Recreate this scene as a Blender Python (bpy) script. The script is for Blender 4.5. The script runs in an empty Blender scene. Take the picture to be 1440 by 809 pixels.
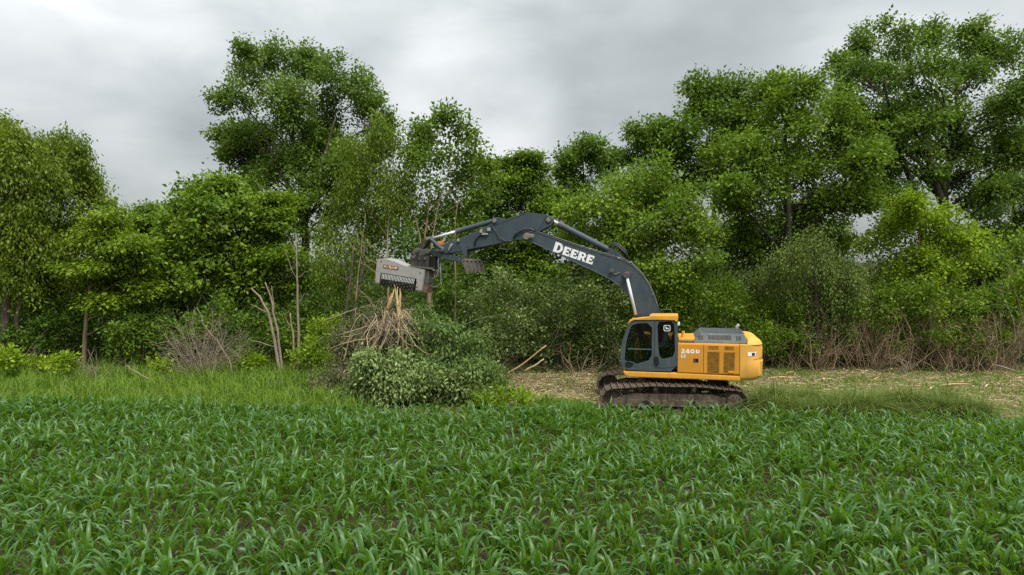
import bpy, bmesh, math, random
import numpy as np
from mathutils import Vector, Matrix

sc = bpy.context.scene
col = sc.collection
R = math.radians
rng = np.random.default_rng(11)
random.seed(5)

# ------------------------------------------------------------------ camera
CAMH, FPX, HORIZ = 4.8, 960.0, 367.0
PITCH = math.atan((404.5 - HORIZ) / FPX)
cam_d = bpy.data.cameras.new('camera')
cam = bpy.data.objects.new('camera', cam_d)
col.objects.link(cam)
cam.location = (0, 0, CAMH)
cam.rotation_euler = (R(90) - PITCH, 0, 0)
cam_d.sensor_width = 36
cam_d.lens = 24
cam_d.clip_start = 0.1
cam_d.clip_end = 3000
sc.camera = cam

# ------------------------------------------------------------------ light
SUN_DIR = Vector((0.30, -0.55, 0.95)).normalized()      # towards the veiled sun
SUN_EL = math.asin(SUN_DIR.z)
SUN_AZ = math.atan2(SUN_DIR.x, SUN_DIR.y)
world = bpy.data.worlds.new('World')
sc.world = world
world.use_nodes = True
sun_d = bpy.data.lights.new('sun', 'SUN')
sun_d.energy = 1.5
sun_d.angle = R(24)
sun_d.color = (1.0, 0.97, 0.92)
sun = bpy.data.objects.new('sun', sun_d)
col.objects.link(sun)
sun.rotation_euler = SUN_DIR.to_track_quat('Z', 'Y').to_euler()
sun.location = (0, 0, 60)
sc.view_settings.view_transform = 'Standard'
sc.view_settings.look = 'None'
sc.view_settings.gamma = 1
sc.view_settings.use_curve_mapping = False
sc.view_settings.exposure = 1.32
sc.cycles.max_bounces = 6
sc.cycles.use_denoising = False


class NT:
    """small node-tree writer"""
    def __init__(self, tree):
        self.t = tree
        tree.nodes.clear()

    def n(self, typ, ins=None, **props):
        nd = self.t.nodes.new(typ)
        for k, v in props.items():
            setattr(nd, k, v)
        for k, v in (ins or {}).items():
            s = nd.inputs[k]
            if isinstance(v, bpy.types.NodeSocket):
                self.t.links.new(v, s)
            else:
                s.default_value = v
        return nd

    def math(self, op, a, b=0.0, c=None, clamp=False):
        nd = self.n('ShaderNodeMath', operation=op, use_clamp=clamp)
        for i, v in enumerate([a, b] + ([c] if c is not None else [])):
            if isinstance(v, bpy.types.NodeSocket):
                self.t.links.new(v, nd.inputs[i])
            else:
                nd.inputs[i].default_value = v
        return nd.outputs[0]

    def mix(self, f, a, b, blend='MIX'):
        nd = self.n('ShaderNodeMix', data_type='RGBA', blend_type=blend)
        for s, v in ((nd.inputs[0], f), (nd.inputs[6], a), (nd.inputs[7], b)):
            if isinstance(v, bpy.types.NodeSocket):
                self.t.links.new(v, s)
            else:
                s.default_value = v if not isinstance(v, tuple) or len(v) == 4 else (*v, 1)
        return nd.outputs[2]

    def ramp(self, f, stops, interp='LINEAR'):
        nd = self.n('ShaderNodeValToRGB', {'Fac': f})
        nd.color_ramp.interpolation = interp
        el = nd.color_ramp.elements
        while len(el) < len(stops):
            el.new(0.5)
        for e, (p, c) in zip(el, stops):
            e.position = p
            e.color = (*c, 1) if isinstance(c, tuple) else (c, c, c, 1)
        return nd.outputs[0]

    def noise(self, vec, scale, detail=3, rough=0.55, dist=0.0):
        ins = {'Scale': scale, 'Detail': detail, 'Roughness': rough, 'Distortion': dist}
        if vec is not None:
            ins['Vector'] = vec
        return self.n('ShaderNodeTexNoise', ins).outputs[0]


def build_world():
    w = NT(world.node_tree)
    tc = w.n('ShaderNodeTexCoord')
    d = w.n('ShaderNodeVectorMath', {0: tc.outputs['Generated']}, operation='NORMALIZE').outputs[0]
    sep = w.n('ShaderNodeSeparateXYZ', {0: d})
    z = w.math('MAXIMUM', sep.outputs[2], 0.0)
    # the cloud deck: soft lumps, flattened towards the horizon
    v = w.n('ShaderNodeVectorMath', {0: d, 1: (1.0, 1.0, 2.1)}, operation='MULTIPLY').outputs[0]
    big = w.noise(w.n('ShaderNodeVectorMath', {0: v, 1: (3.2, 0.6, 1.7)}, operation='ADD').outputs[0], 2.3, 3, 0.5, 0.2)
    fine = w.noise(w.n('ShaderNodeVectorMath', {0: v, 1: (7.1, 2.4, 0.3)}, operation='ADD').outputs[0], 5.2, 5, 0.55, 0.3)
    # thinner, brighter parts of the deck, by direction
    def patch(px, py, c0, c1):
        a, b = (px - 720) / FPX, (404.5 - py) / FPX
        q = Vector((a, math.cos(PITCH) + b * math.sin(PITCH), -math.sin(PITCH) + b * math.cos(PITCH))).normalized()
        dt = w.n('ShaderNodeVectorMath', {0: d, 1: q}, operation='DOT_PRODUCT').outputs['Value']
        nd = w.n('ShaderNodeMapRange', {0: dt, 1: math.cos(R(c1)), 2: math.cos(R(c0)), 3: 0.0, 4: 1.0}, interpolation_type='SMOOTHERSTEP')
        return nd.outputs[0]
    p1 = patch(70, 10, 2, 12)
    p2 = patch(660, 170, 1.5, 10)
    p3 = patch(190, 290, 1, 8)
    p4 = patch(560, 95, 1, 8)
    d1 = patch(130, 150, 3, 11)
    d2 = patch(860, 70, 5, 20)
    s = w.math('ADD', w.math('MULTIPLY', big, 0.55), w.math('MULTIPLY', fine, 0.36))
    for p, g in ((p1, 0.19), (p2, 0.21), (p3, 0.20), (p4, 0.0), (d1, -0.10), (d2, -0.09)):
        s = w.math('ADD', s, w.math('MULTIPLY', p, g))
    s = w.math('ADD', s, 0.045)
    cloud = w.ramp(s, [(0.30, (0.30, 0.325, 0.327)), (0.45, (0.40, 0.428, 0.428)), (0.57, (0.53, 0.558, 0.556)), (0.78, (0.80, 0.815, 0.81))])
    grad = w.math('ADD', w.math('MULTIPLY', w.math('POWER', z, 1.3), 1.22), 0.325)      # overcast skies brighten to the zenith
    cl = w.n('ShaderNodeVectorMath', {0: cloud, 'Scale': grad}, operation='SCALE').outputs[0]
    cl = w.n('ShaderNodeVectorMath', {0: cl, 'Scale': 10.0}, operation='SCALE').outputs[0]
    sky = w.n('ShaderNodeTexSky', sky_type='NISHITA', sun_disc=False, sun_elevation=SUN_EL, sun_rotation=SUN_AZ)
    c = w.mix(0.94, sky.outputs[0], cl)
    bg = w.n('ShaderNodeBackground', {'Color': c, 'Strength': 0.1})
    out = w.n('ShaderNodeOutputWorld', {'Surface': bg.outputs[0]})


build_world()


# ------------------------------------------------------------------ where a sight line meets the place
def ray(px, py):
    a, b = (px - 720) / FPX, (404.5 - py) / FPX
    return Vector((a, math.cos(PITCH) + b * math.sin(PITCH), -math.sin(PITCH) + b * math.cos(PITCH)))


def at(px, py, Y):
    d = ray(px, py)
    return Vector((0, 0, CAMH)) + d * (Y / d.y)


def gx(px, Y):
    return at(px, HORIZ, Y).x


# ------------------------------------------------------------------ materials
def material(name):
    m = bpy.data.materials.new(name)
    m.use_nodes = True
    return m, NT(m.node_tree)


def principled(name, rgb, rough=0.6, metal=0.0, spec=0.5, wear=None, wear_scale=6.0, wear_amt=0.35, bump=0.0, bump_scale=40.0, coat=0.0, var=0.12, dust=0.0):
    m, w = material(name)
    tc = w.n('ShaderNodeTexCoord')
    v = tc.outputs['Object']
    nz = w.noise(v, wear_scale, 6, 0.62, 0.3)
    lo = tuple(c * (1 - var) for c in rgb)
    hi = tuple(min(1, c * (1 + var)) for c in rgb)
    c = w.ramp(nz, [(0.35, lo), (0.65, hi)])
    if wear:
        n2 = w.noise(v, wear_scale * 1.7, 8, 0.7, 0.6)
        f = w.ramp(n2, [(0.60 - wear_amt * 0.3, 0.0), (0.78 - wear_amt * 0.3, 1.0)])
        c = w.mix(w.math('MULTIPLY', f, min(1.0, wear_amt * 2)), c, wear)
    if dust:
        mp = w.n('ShaderNodeMapping', {'Vector': v, 'Scale': (3.2, 3.2, 0.9)})
        dn = w.noise(mp.outputs[0], 1.6, 7, 0.68, 0.5)
        dn2 = w.noise(v, 26.0, 4, 0.6)
        df = w.ramp(w.math('ADD', w.math('MULTIPLY', dn, 0.75), w.math('MULTIPLY', dn2, 0.25)), [(0.42, 0.0), (0.68, 1.0)])
        c = w.mix(w.math('MULTIPLY', df, dust), c, (0.30, 0.225, 0.14))
        rough = rough + 0.1
    rg = w.math('ADD', w.math('MULTIPLY', nz, 0.25), rough - 0.12)
    ins = {'Base Color': c, 'Roughness': rg, 'Metallic': metal, 'Specular IOR Level': spec, 'Coat Weight': coat}
    if bump:
        b = w.n('ShaderNodeBump', {'Height': w.noise(v, bump_scale, 4), 'Strength': bump, 'Distance': 0.02})
        ins['Normal'] = b.outputs[0]
    p = w.n('ShaderNodeBsdfPrincipled', ins)
    w.n('ShaderNodeOutputMaterial', {'Surface': p.outputs[0]})
    return m


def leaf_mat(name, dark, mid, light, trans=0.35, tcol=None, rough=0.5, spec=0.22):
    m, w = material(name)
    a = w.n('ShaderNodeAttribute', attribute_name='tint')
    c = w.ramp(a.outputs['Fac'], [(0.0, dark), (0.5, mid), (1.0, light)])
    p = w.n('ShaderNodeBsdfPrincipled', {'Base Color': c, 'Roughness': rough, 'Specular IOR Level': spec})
    tc_ = w.mix(0.5, c, tcol or (mid[0] * 1.6, mid[1] * 1.5, mid[2] * 0.6), 'MIX')
    t = w.n('ShaderNodeBsdfTranslucent', {'Color': tc_})
    x = w.n('ShaderNodeMixShader', {0: trans, 1: p.outputs[0], 2: t.outputs[0]})
    w.n('ShaderNodeOutputMaterial', {'Surface': x.outputs[0]})
    return m


def bark_mat(name, a, b, scale=(18, 18, 3)):
    m, w = material(name)
    tc = w.n('ShaderNodeTexCoord')
    mp = w.n('ShaderNodeMapping', {'Vector': tc.outputs['Object'], 'Scale': scale})
    nz = w.noise(mp.outputs[0], 1.0, 5, 0.65, 0.4)
    c = w.ramp(nz, [(0.33, a), (0.68, b)])
    bp = w.n('ShaderNodeBump', {'Height': nz, 'Strength': 0.6, 'Distance': 0.02})
    p = w.n('ShaderNodeBsdfPrincipled', {'Base Color': c, 'Roughness': 0.9, 'Specular IOR Level': 0.2, 'Normal': bp.outputs[0]})
    w.n('ShaderNodeOutputMaterial', {'Surface': p.outputs[0]})
    return m


M = {}
M['yellow'] = principled('yellow_paint', (0.72, 0.325, 0.016), 0.42, spec=0.5, wear=(0.55, 0.27, 0.05), wear_scale=2.2, wear_amt=0.16, var=0.07, dust=0.38)
M['panel_yellow'] = principled('panel_yellow_paint', (0.63, 0.255, 0.006), 0.40, spec=0.5, wear=(0.5, 0.24, 0.03), wear_scale=2.5, wear_amt=0.14, var=0.06, dust=0.30)
M['cw_yellow'] = principled('counterweight_yellow_paint', (0.74, 0.375, 0.055), 0.55, spec=0.4, wear=(0.50, 0.25, 0.07), wear_scale=1.6, wear_amt=0.2, var=0.08, dust=0.30)
M['grille'] = principled('grille_dusty', (0.30, 0.14, 0.018), 0.7, spec=0.2, wear=(0.17, 0.09, 0.02), wear_scale=5, wear_amt=0.5)
M['slot'] = principled('vent_slot', (0.04, 0.025, 0.01), 0.8, spec=0.2)
M['boom'] = principled('blue_grey_paint', (0.032, 0.053, 0.069), 0.5, spec=0.5, wear=(0.075, 0.085, 0.085), wear_scale=1.3, wear_amt=0.2, var=0.15, dust=0.10)
M['cabgrey'] = principled('cab_grey_paint', (0.043, 0.062, 0.074), 0.5, spec=0.5, wear=(0.09, 0.10, 0.10), wear_scale=3, wear_amt=0.15, dust=0.12)
M['hood'] = principled('hood_grey_paint', (0.072, 0.10, 0.112), 0.6, spec=0.35, wear=(0.16, 0.16, 0.14), wear_scale=3, wear_amt=0.25, dust=0.35)
M['black'] = principled('black_rubber', (0.012, 0.012, 0.012), 0.65, spec=0.3)
M['blacksteel'] = principled('black_steel', (0.018, 0.019, 0.02), 0.6, spec=0.4, wear=(0.06, 0.05, 0.04), wear_scale=4, wear_amt=0.3, dust=0.30)
M['darksteel'] = principled('dark_worn_steel', (0.05, 0.055, 0.058), 0.55, spec=0.5, wear=(0.10, 0.08, 0.06), wear_scale=6, wear_amt=0.35, dust=0.40)
M['chrome'] = principled('chrome_rod', (0.75, 0.76, 0.77), 0.22, metal=0.85, var=0.05)
M['rod'] = principled('polished_rod', (0.62, 0.63, 0.64), 0.35, metal=0.25, var=0.05)
M['rustdark'] = principled('dark_rust', (0.13, 0.075, 0.055), 0.85, spec=0.2, wear=(0.22, 0.18, 0.16), wear_scale=9, wear_amt=0.4, var=0.3)
M['pin'] = principled('pin_steel', (0.22, 0.19, 0.14), 0.6, metal=0.3)
M['track'] = principled('track_steel', (0.105, 0.075, 0.06), 0.75, spec=0.3, wear=(0.20, 0.155, 0.12), wear_scale=5, wear_amt=0.45, bump=0.3, dust=0.50)
M['trackframe'] = principled('track_frame_mud', (0.045, 0.034, 0.029), 0.8, spec=0.25, wear=(0.13, 0.10, 0.085), wear_scale=3.5, wear_amt=0.4, bump=0.3, dust=0.50)
M['white'] = principled('white_decal', (0.80, 0.80, 0.78), 0.5, var=0.03)
M['mulch_white'] = principled('mulcher_grey_paint', (0.31, 0.31, 0.305), 0.55, wear=(0.20, 0.13, 0.09), wear_scale=7, wear_amt=0.22, var=0.10, dust=0.55)
M['rust'] = principled('rust_plate', (0.20, 0.10, 0.06), 0.85, spec=0.2, wear=(0.33, 0.27, 0.22), wear_scale=14, wear_amt=0.4, var=0.3)
M['rustred'] = principled('red_paint', (0.40, 0.05, 0.03), 0.6)
M['orange'] = principled('orange_paint', (0.65, 0.17, 0.03), 0.6)
M['thumb'] = principled('worn_tine_steel', (0.12, 0.105, 0.095), 0.55, metal=0.2, wear=(0.24, 0.19, 0.15), wear_scale=8, wear_amt=0.4)
M['hose'] = principled('hose_rubber', (0.03, 0.033, 0.035), 0.45, spec=0.5)
M['greyhose'] = principled('grey_hose', (0.16, 0.17, 0.165), 0.5, spec=0.5)
M['seat'] = principled('seat_fabric', (0.03, 0.03, 0.035), 0.9)
M['skin'] = principled('skin', (0.42, 0.20, 0.13), 0.6)
M['shirt'] = principled('operator_shirt', (0.33, 0.38, 0.38), 0.9)
M['vest'] = principled('operator_vest', (0.75, 0.16, 0.03), 0.8)
M['jeans'] = principled('operator_trousers', (0.04, 0.05, 0.08), 0.9)
M['hair'] = principled('dark_hair', (0.02, 0.015, 0.01), 0.8)


def glass_mat():
    m, w = material('tinted_glass')
    fr = w.n('ShaderNodeFresnel', {'IOR': 1.45})
    t = w.n('ShaderNodeBsdfTransparent', {'Color': (0.62, 0.66, 0.65, 1)})
    g = w.n('ShaderNodeBsdfGlossy', {'Color': (0.8, 0.85, 0.85, 1), 'Roughness': 0.03})
    x = w.n('ShaderNodeMixShader', {0: fr.outputs[0], 1: t.outputs[0], 2: g.outputs[0]})
    w.n('ShaderNodeOutputMaterial', {'Surface': x.outputs[0]})
    return m


M['glass'] = glass_mat()

# foliage: real leaf colours, a little spread within each species
M['lf_cotton'] = leaf_mat('cottonwood_leaf', (0.057, 0.108, 0.013), (0.105, 0.186, 0.021), (0.193, 0.284, 0.037), 0.32)
M['lf_oak'] = leaf_mat('oak_leaf', (0.056, 0.108, 0.015), (0.115, 0.202, 0.022), (0.220, 0.325, 0.037), 0.32)
M['lf_ash'] = leaf_mat('box_elder_leaf', (0.067, 0.124, 0.013), (0.135, 0.230, 0.020), (0.262, 0.361, 0.037), 0.35)
M['lf_willow'] = leaf_mat('willow_leaf', (0.073, 0.125, 0.012), (0.146, 0.221, 0.019), (0.257, 0.333, 0.033), 0.36)
M['lf_yellow'] = leaf_mat('lime_leaf', (0.108, 0.187, 0.011), (0.217, 0.334, 0.020), (0.360, 0.474, 0.036), 0.38)
M['lf_elm'] = leaf_mat('elm_leaf', (0.059, 0.119, 0.009), (0.136, 0.228, 0.014), (0.275, 0.361, 0.030), 0.36)
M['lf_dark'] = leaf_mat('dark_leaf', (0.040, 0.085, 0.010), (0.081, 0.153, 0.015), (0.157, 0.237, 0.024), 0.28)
M['lf_olive'] = leaf_mat('olive_leaf', (0.061, 0.097, 0.020), (0.116, 0.171, 0.040), (0.253, 0.319, 0.110), 0.25, rough=0.45)
M['lf_grey'] = leaf_mat('grey_willow_leaf', (0.068, 0.115, 0.022), (0.121, 0.177, 0.034), (0.189, 0.250, 0.055), 0.28)
M['lf_pale'] = leaf_mat('pale_underside_leaf', (0.12, 0.185, 0.05), (0.21, 0.29, 0.09), (0.36, 0.43, 0.18), 0.2)
M['lf_shred'] = leaf_mat('shredded_leaf', (0.085, 0.105, 0.035), (0.155, 0.165, 0.07), (0.26, 0.235, 0.12), 0.25)
M['lf_heap'] = leaf_mat('felled_leaf', (0.067, 0.121, 0.024), (0.129, 0.207, 0.046), (0.224, 0.303, 0.094), 0.3)
M['grass'] = leaf_mat('meadow_grass', (0.062, 0.130, 0.011), (0.138, 0.250, 0.020), (0.26, 0.35, 0.055), 0.4)
M['grass_olive'] = leaf_mat('rank_grass', (0.064, 0.110, 0.018), (0.135, 0.20, 0.036), (0.28, 0.33, 0.10), 0.35)
M['straw'] = leaf_mat('straw_litter', (0.18, 0.13, 0.065), (0.42, 0.32, 0.165), (0.68, 0.57, 0.35), 0.1)
M['bark'] = bark_mat('grey_brown_bark', (0.045, 0.035, 0.026), (0.13, 0.105, 0.08))
M['bark_dark'] = bark_mat('dark_bark', (0.022, 0.018, 0.014), (0.07, 0.058, 0.045))
M['bark_tan'] = bark_mat('tan_bark', (0.16, 0.112, 0.064), (0.36, 0.265, 0.165))
M['deadwood'] = bark_mat('weathered_dead_wood', (0.17, 0.13, 0.095), (0.36, 0.29, 0.215))
M['fibre'] = bark_mat('shredded_fibre', (0.34, 0.25, 0.15), (0.60, 0.47, 0.31), (25, 25, 5))
M['rawwood'] = bark_mat('split_wood', (0.48, 0.28, 0.13), (0.70, 0.48, 0.25), (25, 25, 5))
M['palewood'] = bark_mat('pale_split_wood', (0.58, 0.42, 0.23), (0.78, 0.63, 0.42), (25, 25, 5))


def corn_mat():
    m, w = material('corn_leaf')
    a = w.n('ShaderNodeAttribute', attribute_name='tint')
    oi = w.n('ShaderNodeObjectInfo')
    # waxy bluish blade, yellower towards the sheath
    c = w.ramp(a.outputs['Fac'], [(0.0, (0.165, 0.26, 0.012)), (0.35, (0.080, 0.188, 0.013)), (0.75, (0.056, 0.156, 0.031)), (1.0, (0.080, 0.176, 0.056))])
    tc = w.n('ShaderNodeTexCoord')
    nz = w.noise(tc.outputs['Object'], 7.0, 3)
    c = w.mix(w.math('MULTIPLY', nz, 0.35), c, (0.085, 0.17, 0.035))
    geo = w.n('ShaderNodeNewGeometry')
    ptch = w.noise(geo.outputs['Position'], 2.4, 3, 0.6)
    c = w.mix(w.ramp(ptch, [(0.48, 0.0), (0.75, 0.6)]), c, (0.13, 0.215, 0.022))
    p = w.n('ShaderNodeBsdfPrincipled', {'Base Color': c, 'Roughness': 0.38, 'Specular IOR Level': 0.5})
    t = w.n('ShaderNodeBsdfTranslucent', {'Color': (0.20, 0.38, 0.012, 1)})
    x = w.n('ShaderNodeMixShader', {0: 0.36, 1: p.outputs[0], 2: t.outputs[0]})
    w.n('ShaderNodeOutputMaterial', {'Surface': x.outputs[0]})
    return m


M['corn'] = corn_mat()
EDGE0, EDGES = 20.15, -0.066         # far edge of the corn: Y = EDGE0 + EDGES * X


def ground_mat():
    m, w = material('field_ground')
    geo = w.n('ShaderNodeNewGeometry')
    P = geo.outputs['Position']
    s = w.n('ShaderNodeSeparateXYZ', {0: P})
    n1 = w.noise(P, 0.5, 5, 0.6)
    n2 = w.noise(P, 5.0, 6, 0.65)
    n3 = w.noise(P, 22.0, 5, 0.7)
    edge = w.math('SUBTRACT', s.outputs[1], w.math('MULTIPLY_ADD', s.outputs[0], EDGES, EDGE0 + 0.35))
    edge = w.math('ADD', edge, w.math('MULTIPLY', w.math('SUBTRACT', n2, 0.5), 0.7))
    fld = w.n('ShaderNodeMapRange', {0: edge, 1: -0.25, 2: 0.25}).outputs[0]
    soil = w.ramp(n3, [(0.3, (0.024, 0.017, 0.011)), (0.52, (0.060, 0.045, 0.026)), (0.75, (0.14, 0.110, 0.068))])
    soil = w.mix(w.math('MULTIPLY', n1, 0.4), soil, (0.078, 0.060, 0.034))
    litter = w.ramp(n3, [(0.28, (0.08, 0.06, 0.028)), (0.5, (0.25, 0.20, 0.10)), (0.75, (0.46, 0.39, 0.22))])
    green = w.ramp(n2, [(0.3, (0.035, 0.06, 0.012)), (0.7, (0.10, 0.15, 0.03))])
    lm = w.ramp(w.math('ADD', w.math('MULTIPLY', n1, 0.6), w.math('MULTIPLY', n2, 0.4)), [(0.47, 0.0), (0.57, 1.0)])
    # the uncleared margin on the left is grassy soil
    left = w.n('ShaderNodeMapRange', {0: s.outputs[0], 1: -5.5, 2: -2.5, 3: 1.0, 4: 0.0}).outputs[0]
    back = w.n('ShaderNodeMapRange', {0: s.outputs[1], 1: 30.0, 2: 32.0}).outputs[0]
    far = w.mix(w.math('MAXIMUM', w.math('MULTIPLY', lm, 0.7), left), litter, green)
    far = w.mix(back, far, (0.035, 0.032, 0.014))
    c = w.mix(fld, soil, far)
    b = w.n('ShaderNodeBump', {'Height': w.math('ADD', n3, n2), 'Strength': 1.0, 'Distance': 0.06})
    p = w.n('ShaderNodeBsdfPrincipled', {'Base Color': c, 'Roughness': 0.95, 'Specular IOR Level': 0.15, 'Normal': b.outputs[0]})
    w.n('ShaderNodeOutputMaterial', {'Surface': p.outputs[0]})
    return m


M['ground'] = ground_mat()


# ------------------------------------------------------------------ mesh helpers
def tag(o, label=None, cat=None, group=None, kind=None):
    if label: o['label'] = label
    if cat: o['category'] = cat
    if group: o['group'] = group
    if kind: o['kind'] = kind
    return o


def link(name, me, mat, parent=None):
    o = bpy.data.objects.new(name, me)
    if mat is not None and me is not None and len(me.materials) == 0:
        me.materials.append(mat)
    col.objects.link(o)
    if parent is not None:
        o.parent = parent
    return o


def empty(name, loc=(0, 0, 0), rz=0.0, parent=None):
    o = bpy.data.objects.new(name, None)
    o.empty_display_size = 0.2
    col.objects.link(o)
    o.location = loc
    o.rotation_euler = (0, 0, rz)
    if parent is not None:
        o.parent = parent
    return o


class MB:
    def __init__(self):
        self.v, self.f = [], []

    def add(self, vs, fs):
        k = len(self.v)
        self.v += [tuple(x) for x in vs]
        self.f += [tuple(i + k for i in f) for f in fs]

    def box(self, c, s, rot=None):
        c = Vector(c)
        vs = []
        for x in (-1, 1):
            for y in (-1, 1):
                for z in (-1, 1):
                    p = Vector((x * s[0] / 2, y * s[1] / 2, z * s[2] / 2))
                    if rot is not None:
                        p = rot @ p
                    vs.append(c + p)
        self.add(vs, [(0, 1, 3, 2), (4, 6, 7, 5), (0, 4, 5, 1), (2, 3, 7, 6), (0, 2, 6, 4), (1, 5, 7, 3)])
        return self

    def tube(self, pts, radii, seg=6, cap=True):
        pts = [Vector(p) for p in pts]
        if not hasattr(radii, '__len__'):
            radii = [radii] * len(pts)
        vs, fs = [], []
        ref = None
        for i, p in enumerate(pts):
            t = (pts[min(i + 1, len(pts) - 1)] - pts[max(i - 1, 0)])
            t = t.normalized() if t.length > 1e-9 else Vector((0, 0, 1))
            if ref is None or abs(ref.dot(t)) > 0.95:
                ref = t.orthogonal().normalized()
            a = (ref - t * ref.dot(t)).normalized()
            b = t.cross(a)
            ref = a
            for k in range(seg):
                an = 2 * math.pi * k / seg
                vs.append(p + (a * math.cos(an) + b * math.sin(an)) * radii[i])
        n = len(pts)
        for i in range(n - 1):
            for k in range(seg):
                k2 = (k + 1) % seg
                fs.append((i * seg + k, i * seg + k2, (i + 1) * seg + k2, (i + 1) * seg + k))
        if cap:
            fs.append(tuple(range(seg))[::-1])
            fs.append(tuple((n - 1) * seg + k for k in range(seg)))
        self.add(vs, fs)
        return self

    def prism(self, poly, y0, y1):
        """polygon in (x,z) swept along y"""
        n = len(poly)
        vs = [(p[0], y0, p[1]) for p in poly] + [(p[0], y1, p[1]) for p in poly]
        fs = [tuple(range(n))[::-1], tuple(range(n, 2 * n))]
        for i in range(n):
            j = (i + 1) % n
            fs.append((i, j, n + j, n + i))
        self.add(vs, fs)
        return self

    def mesh(self, name, mat=None, smooth=False, bevel=0.0):
        me = bpy.data.meshes.new(name)
        me.from_pydata(self.v, [], self.f)
        bm = bmesh.new()
        bm.from_mesh(me)
        bmesh.ops.recalc_face_normals(bm, faces=bm.faces)
        if bevel:
            es = [e for e in bm.edges if len(e.link_faces) == 2 and e.calc_face_angle(0) > R(25)]
            bmesh.ops.bevel(bm, geom=es, offset=bevel, segments=2, affect='EDGES', profile=0.6, clamp_overlap=True)
        bm.to_mesh(me)
        bm.free()
        if smooth:
            for p in me.polygons:
                p.use_smooth = True
        if mat is not None:
            me.materials.append(mat)
        return me

    def build(self, name, mat, parent=None, smooth=False, bevel=0.0):
        return link(name, self.mesh(name, mat, smooth, bevel), mat, parent)


def np_mesh(name, V, F, tint=None, mat=None):
    """V (n,3), F (m,k) uniform polygons, tint per face"""
    me = bpy.data.meshes.new(name)
    V = np.ascontiguousarray(V, dtype=np.float32)
    F = np.ascontiguousarray(F, dtype=np.int32)
    m, k = F.shape
    me.vertices.add(len(V))
    me.vertices.foreach_set('co', V.ravel())
    me.loops.add(m * k)
    me.loops.foreach_set('vertex_index', F.ravel())
    me.polygons.add(m)
    me.polygons.foreach_set('loop_start', np.arange(0, m * k, k, dtype=np.int32))
    me.polygons.foreach_set('loop_total', np.full(m, k, dtype=np.int32))
    if tint is not None:
        at_ = me.attributes.new('tint', 'FLOAT', 'FACE')
        at_.data.foreach_set('value', np.ascontiguousarray(tint, dtype=np.float32))
    me.update(calc_edges=True)
    if mat is not None:
        me.materials.append(mat)
    return me


def unit(a):
    return a / np.maximum(np.linalg.norm(a, axis=-1, keepdims=True), 1e-9)


def rand_dirs(n):
    return unit(rng.normal(size=(n, 3)))


def leaf_quads(C, D, O, n_per, L, across, flat, size, aspect, up, droop, tint0, tvar=0.17):
    """leaves round spray centres C with twig directions D and outward directions O"""
    N = len(C)
    i = np.repeat(np.arange(N), n_per)
    n = len(i)
    t = rng.uniform(-0.6, 0.6, n)[:, None]
    off = np.clip(rng.normal(size=(n, 3)), -1.7, 1.7) * across * np.array([1, 1, flat])
    P = C[i] + D[i] * t * L + off
    d = unit(D[i] * 0.7 + unit(off) * 0.8 + rng.normal(size=(n, 3)) * 0.45 + np.array([0, 0, -droop]))
    nr = unit(np.array([0, 0, up]) + O[i] * 0.45 + rng.normal(size=(n, 3)) * 0.55)
    s = unit(np.cross(d, nr))
    nr = np.cross(s, d)
    sz = (size * rng.uniform(0.5, 1.45, n))[:, None]
    w = sz * aspect * 0.5
    a = P
    b = P + d * sz * 0.42 + s * w + nr * w * 0.28
    c = P + d * sz - nr * sz * 0.10
    e = P + d * sz * 0.42 - s * w + nr * w * 0.28
    V = np.stack([a, b, c, e], 1).reshape(-1, 3)
    F = np.arange(n * 4).reshape(n, 4)
    tint = np.clip(tint0[i] + rng.normal(size=n) * tvar, 0, 1)
    return V, F, tint


def lobe_sprays(cen, rad, dens, squash=1.0, under=0.35, bough=1.25, sig=(0.32, 0.32, 0.18)):
    """sprays gathered into boughs on an uneven shell round a lobe centre: position, outward direction, bough tint"""
    nb = max(4, int(bough * 4 * math.pi * rad * rad))
    o = rand_dirs(nb)
    keep = rng.uniform(size=nb) < np.where(o[:, 2] < -0.2, under, 1.0)
    o = o[keep]
    if len(o) == 0:
        o = np.array([[0, -0.6, 0.8]])
    nb = len(o)
    r = rad * rng.uniform(0.40, 1.08, nb) ** 0.7
    Pb = np.array(cen) + o * r[:, None] * np.array([1, 1, squash])
    m = np.maximum(2, rng.poisson(dens / bough, nb))
    i = np.repeat(np.arange(nb), m)
    k = min(1.0, 0.45 + 0.5 * rad)
    P = Pb[i] + np.clip(rng.normal(size=(len(i), 3)), -1.6, 1.6) * np.array(sig) * k * rng.uniform(0.7, 1.3, nb)[i][:, None]
    oo = unit(o[i] + rng.normal(size=(len(i), 3)) * 0.35)
    return P, oo, (rng.normal(size=nb) * 0.13)[i]


STYLE = dict(
    # n_per, L, across, flat, size, aspect, up, droop, dens, dirfun
    clump=dict(n=20, L=0.60, across=0.19, flat=0.8, size=0.158, aspect=0.70, up=0.75, droop=0.25, dens=14.0, bough=1.4, sig=(0.34, 0.34, 0.21)),
    layer=dict(n=24, L=0.80, across=0.26, flat=0.32, size=0.175, aspect=0.55, up=1.3, droop=0.30, dens=13.0, bough=1.3, sig=(0.45, 0.45, 0.14)),
    hang=dict(n=26, L=1.00, across=0.15, flat=1.2, size=0.160, aspect=0.46, up=0.35, droop=0.9, dens=14.0, bough=1.6, sig=(0.24, 0.24, 0.42)),
    heap=dict(n=17, L=0.55, across=0.13, flat=0.8, size=0.125, aspect=0.50, up=0.7, droop=0.7, dens=13.0, bough=2.2, sig=(0.17, 0.17, 0.12)),
    shrub=dict(n=15, L=0.42, across=0.13, flat=0.9, size=0.125, aspect=0.55, up=0.6, droop=0.1, dens=15.0, bough=2.6, sig=(0.19, 0.19, 0.13)),
)


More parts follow.
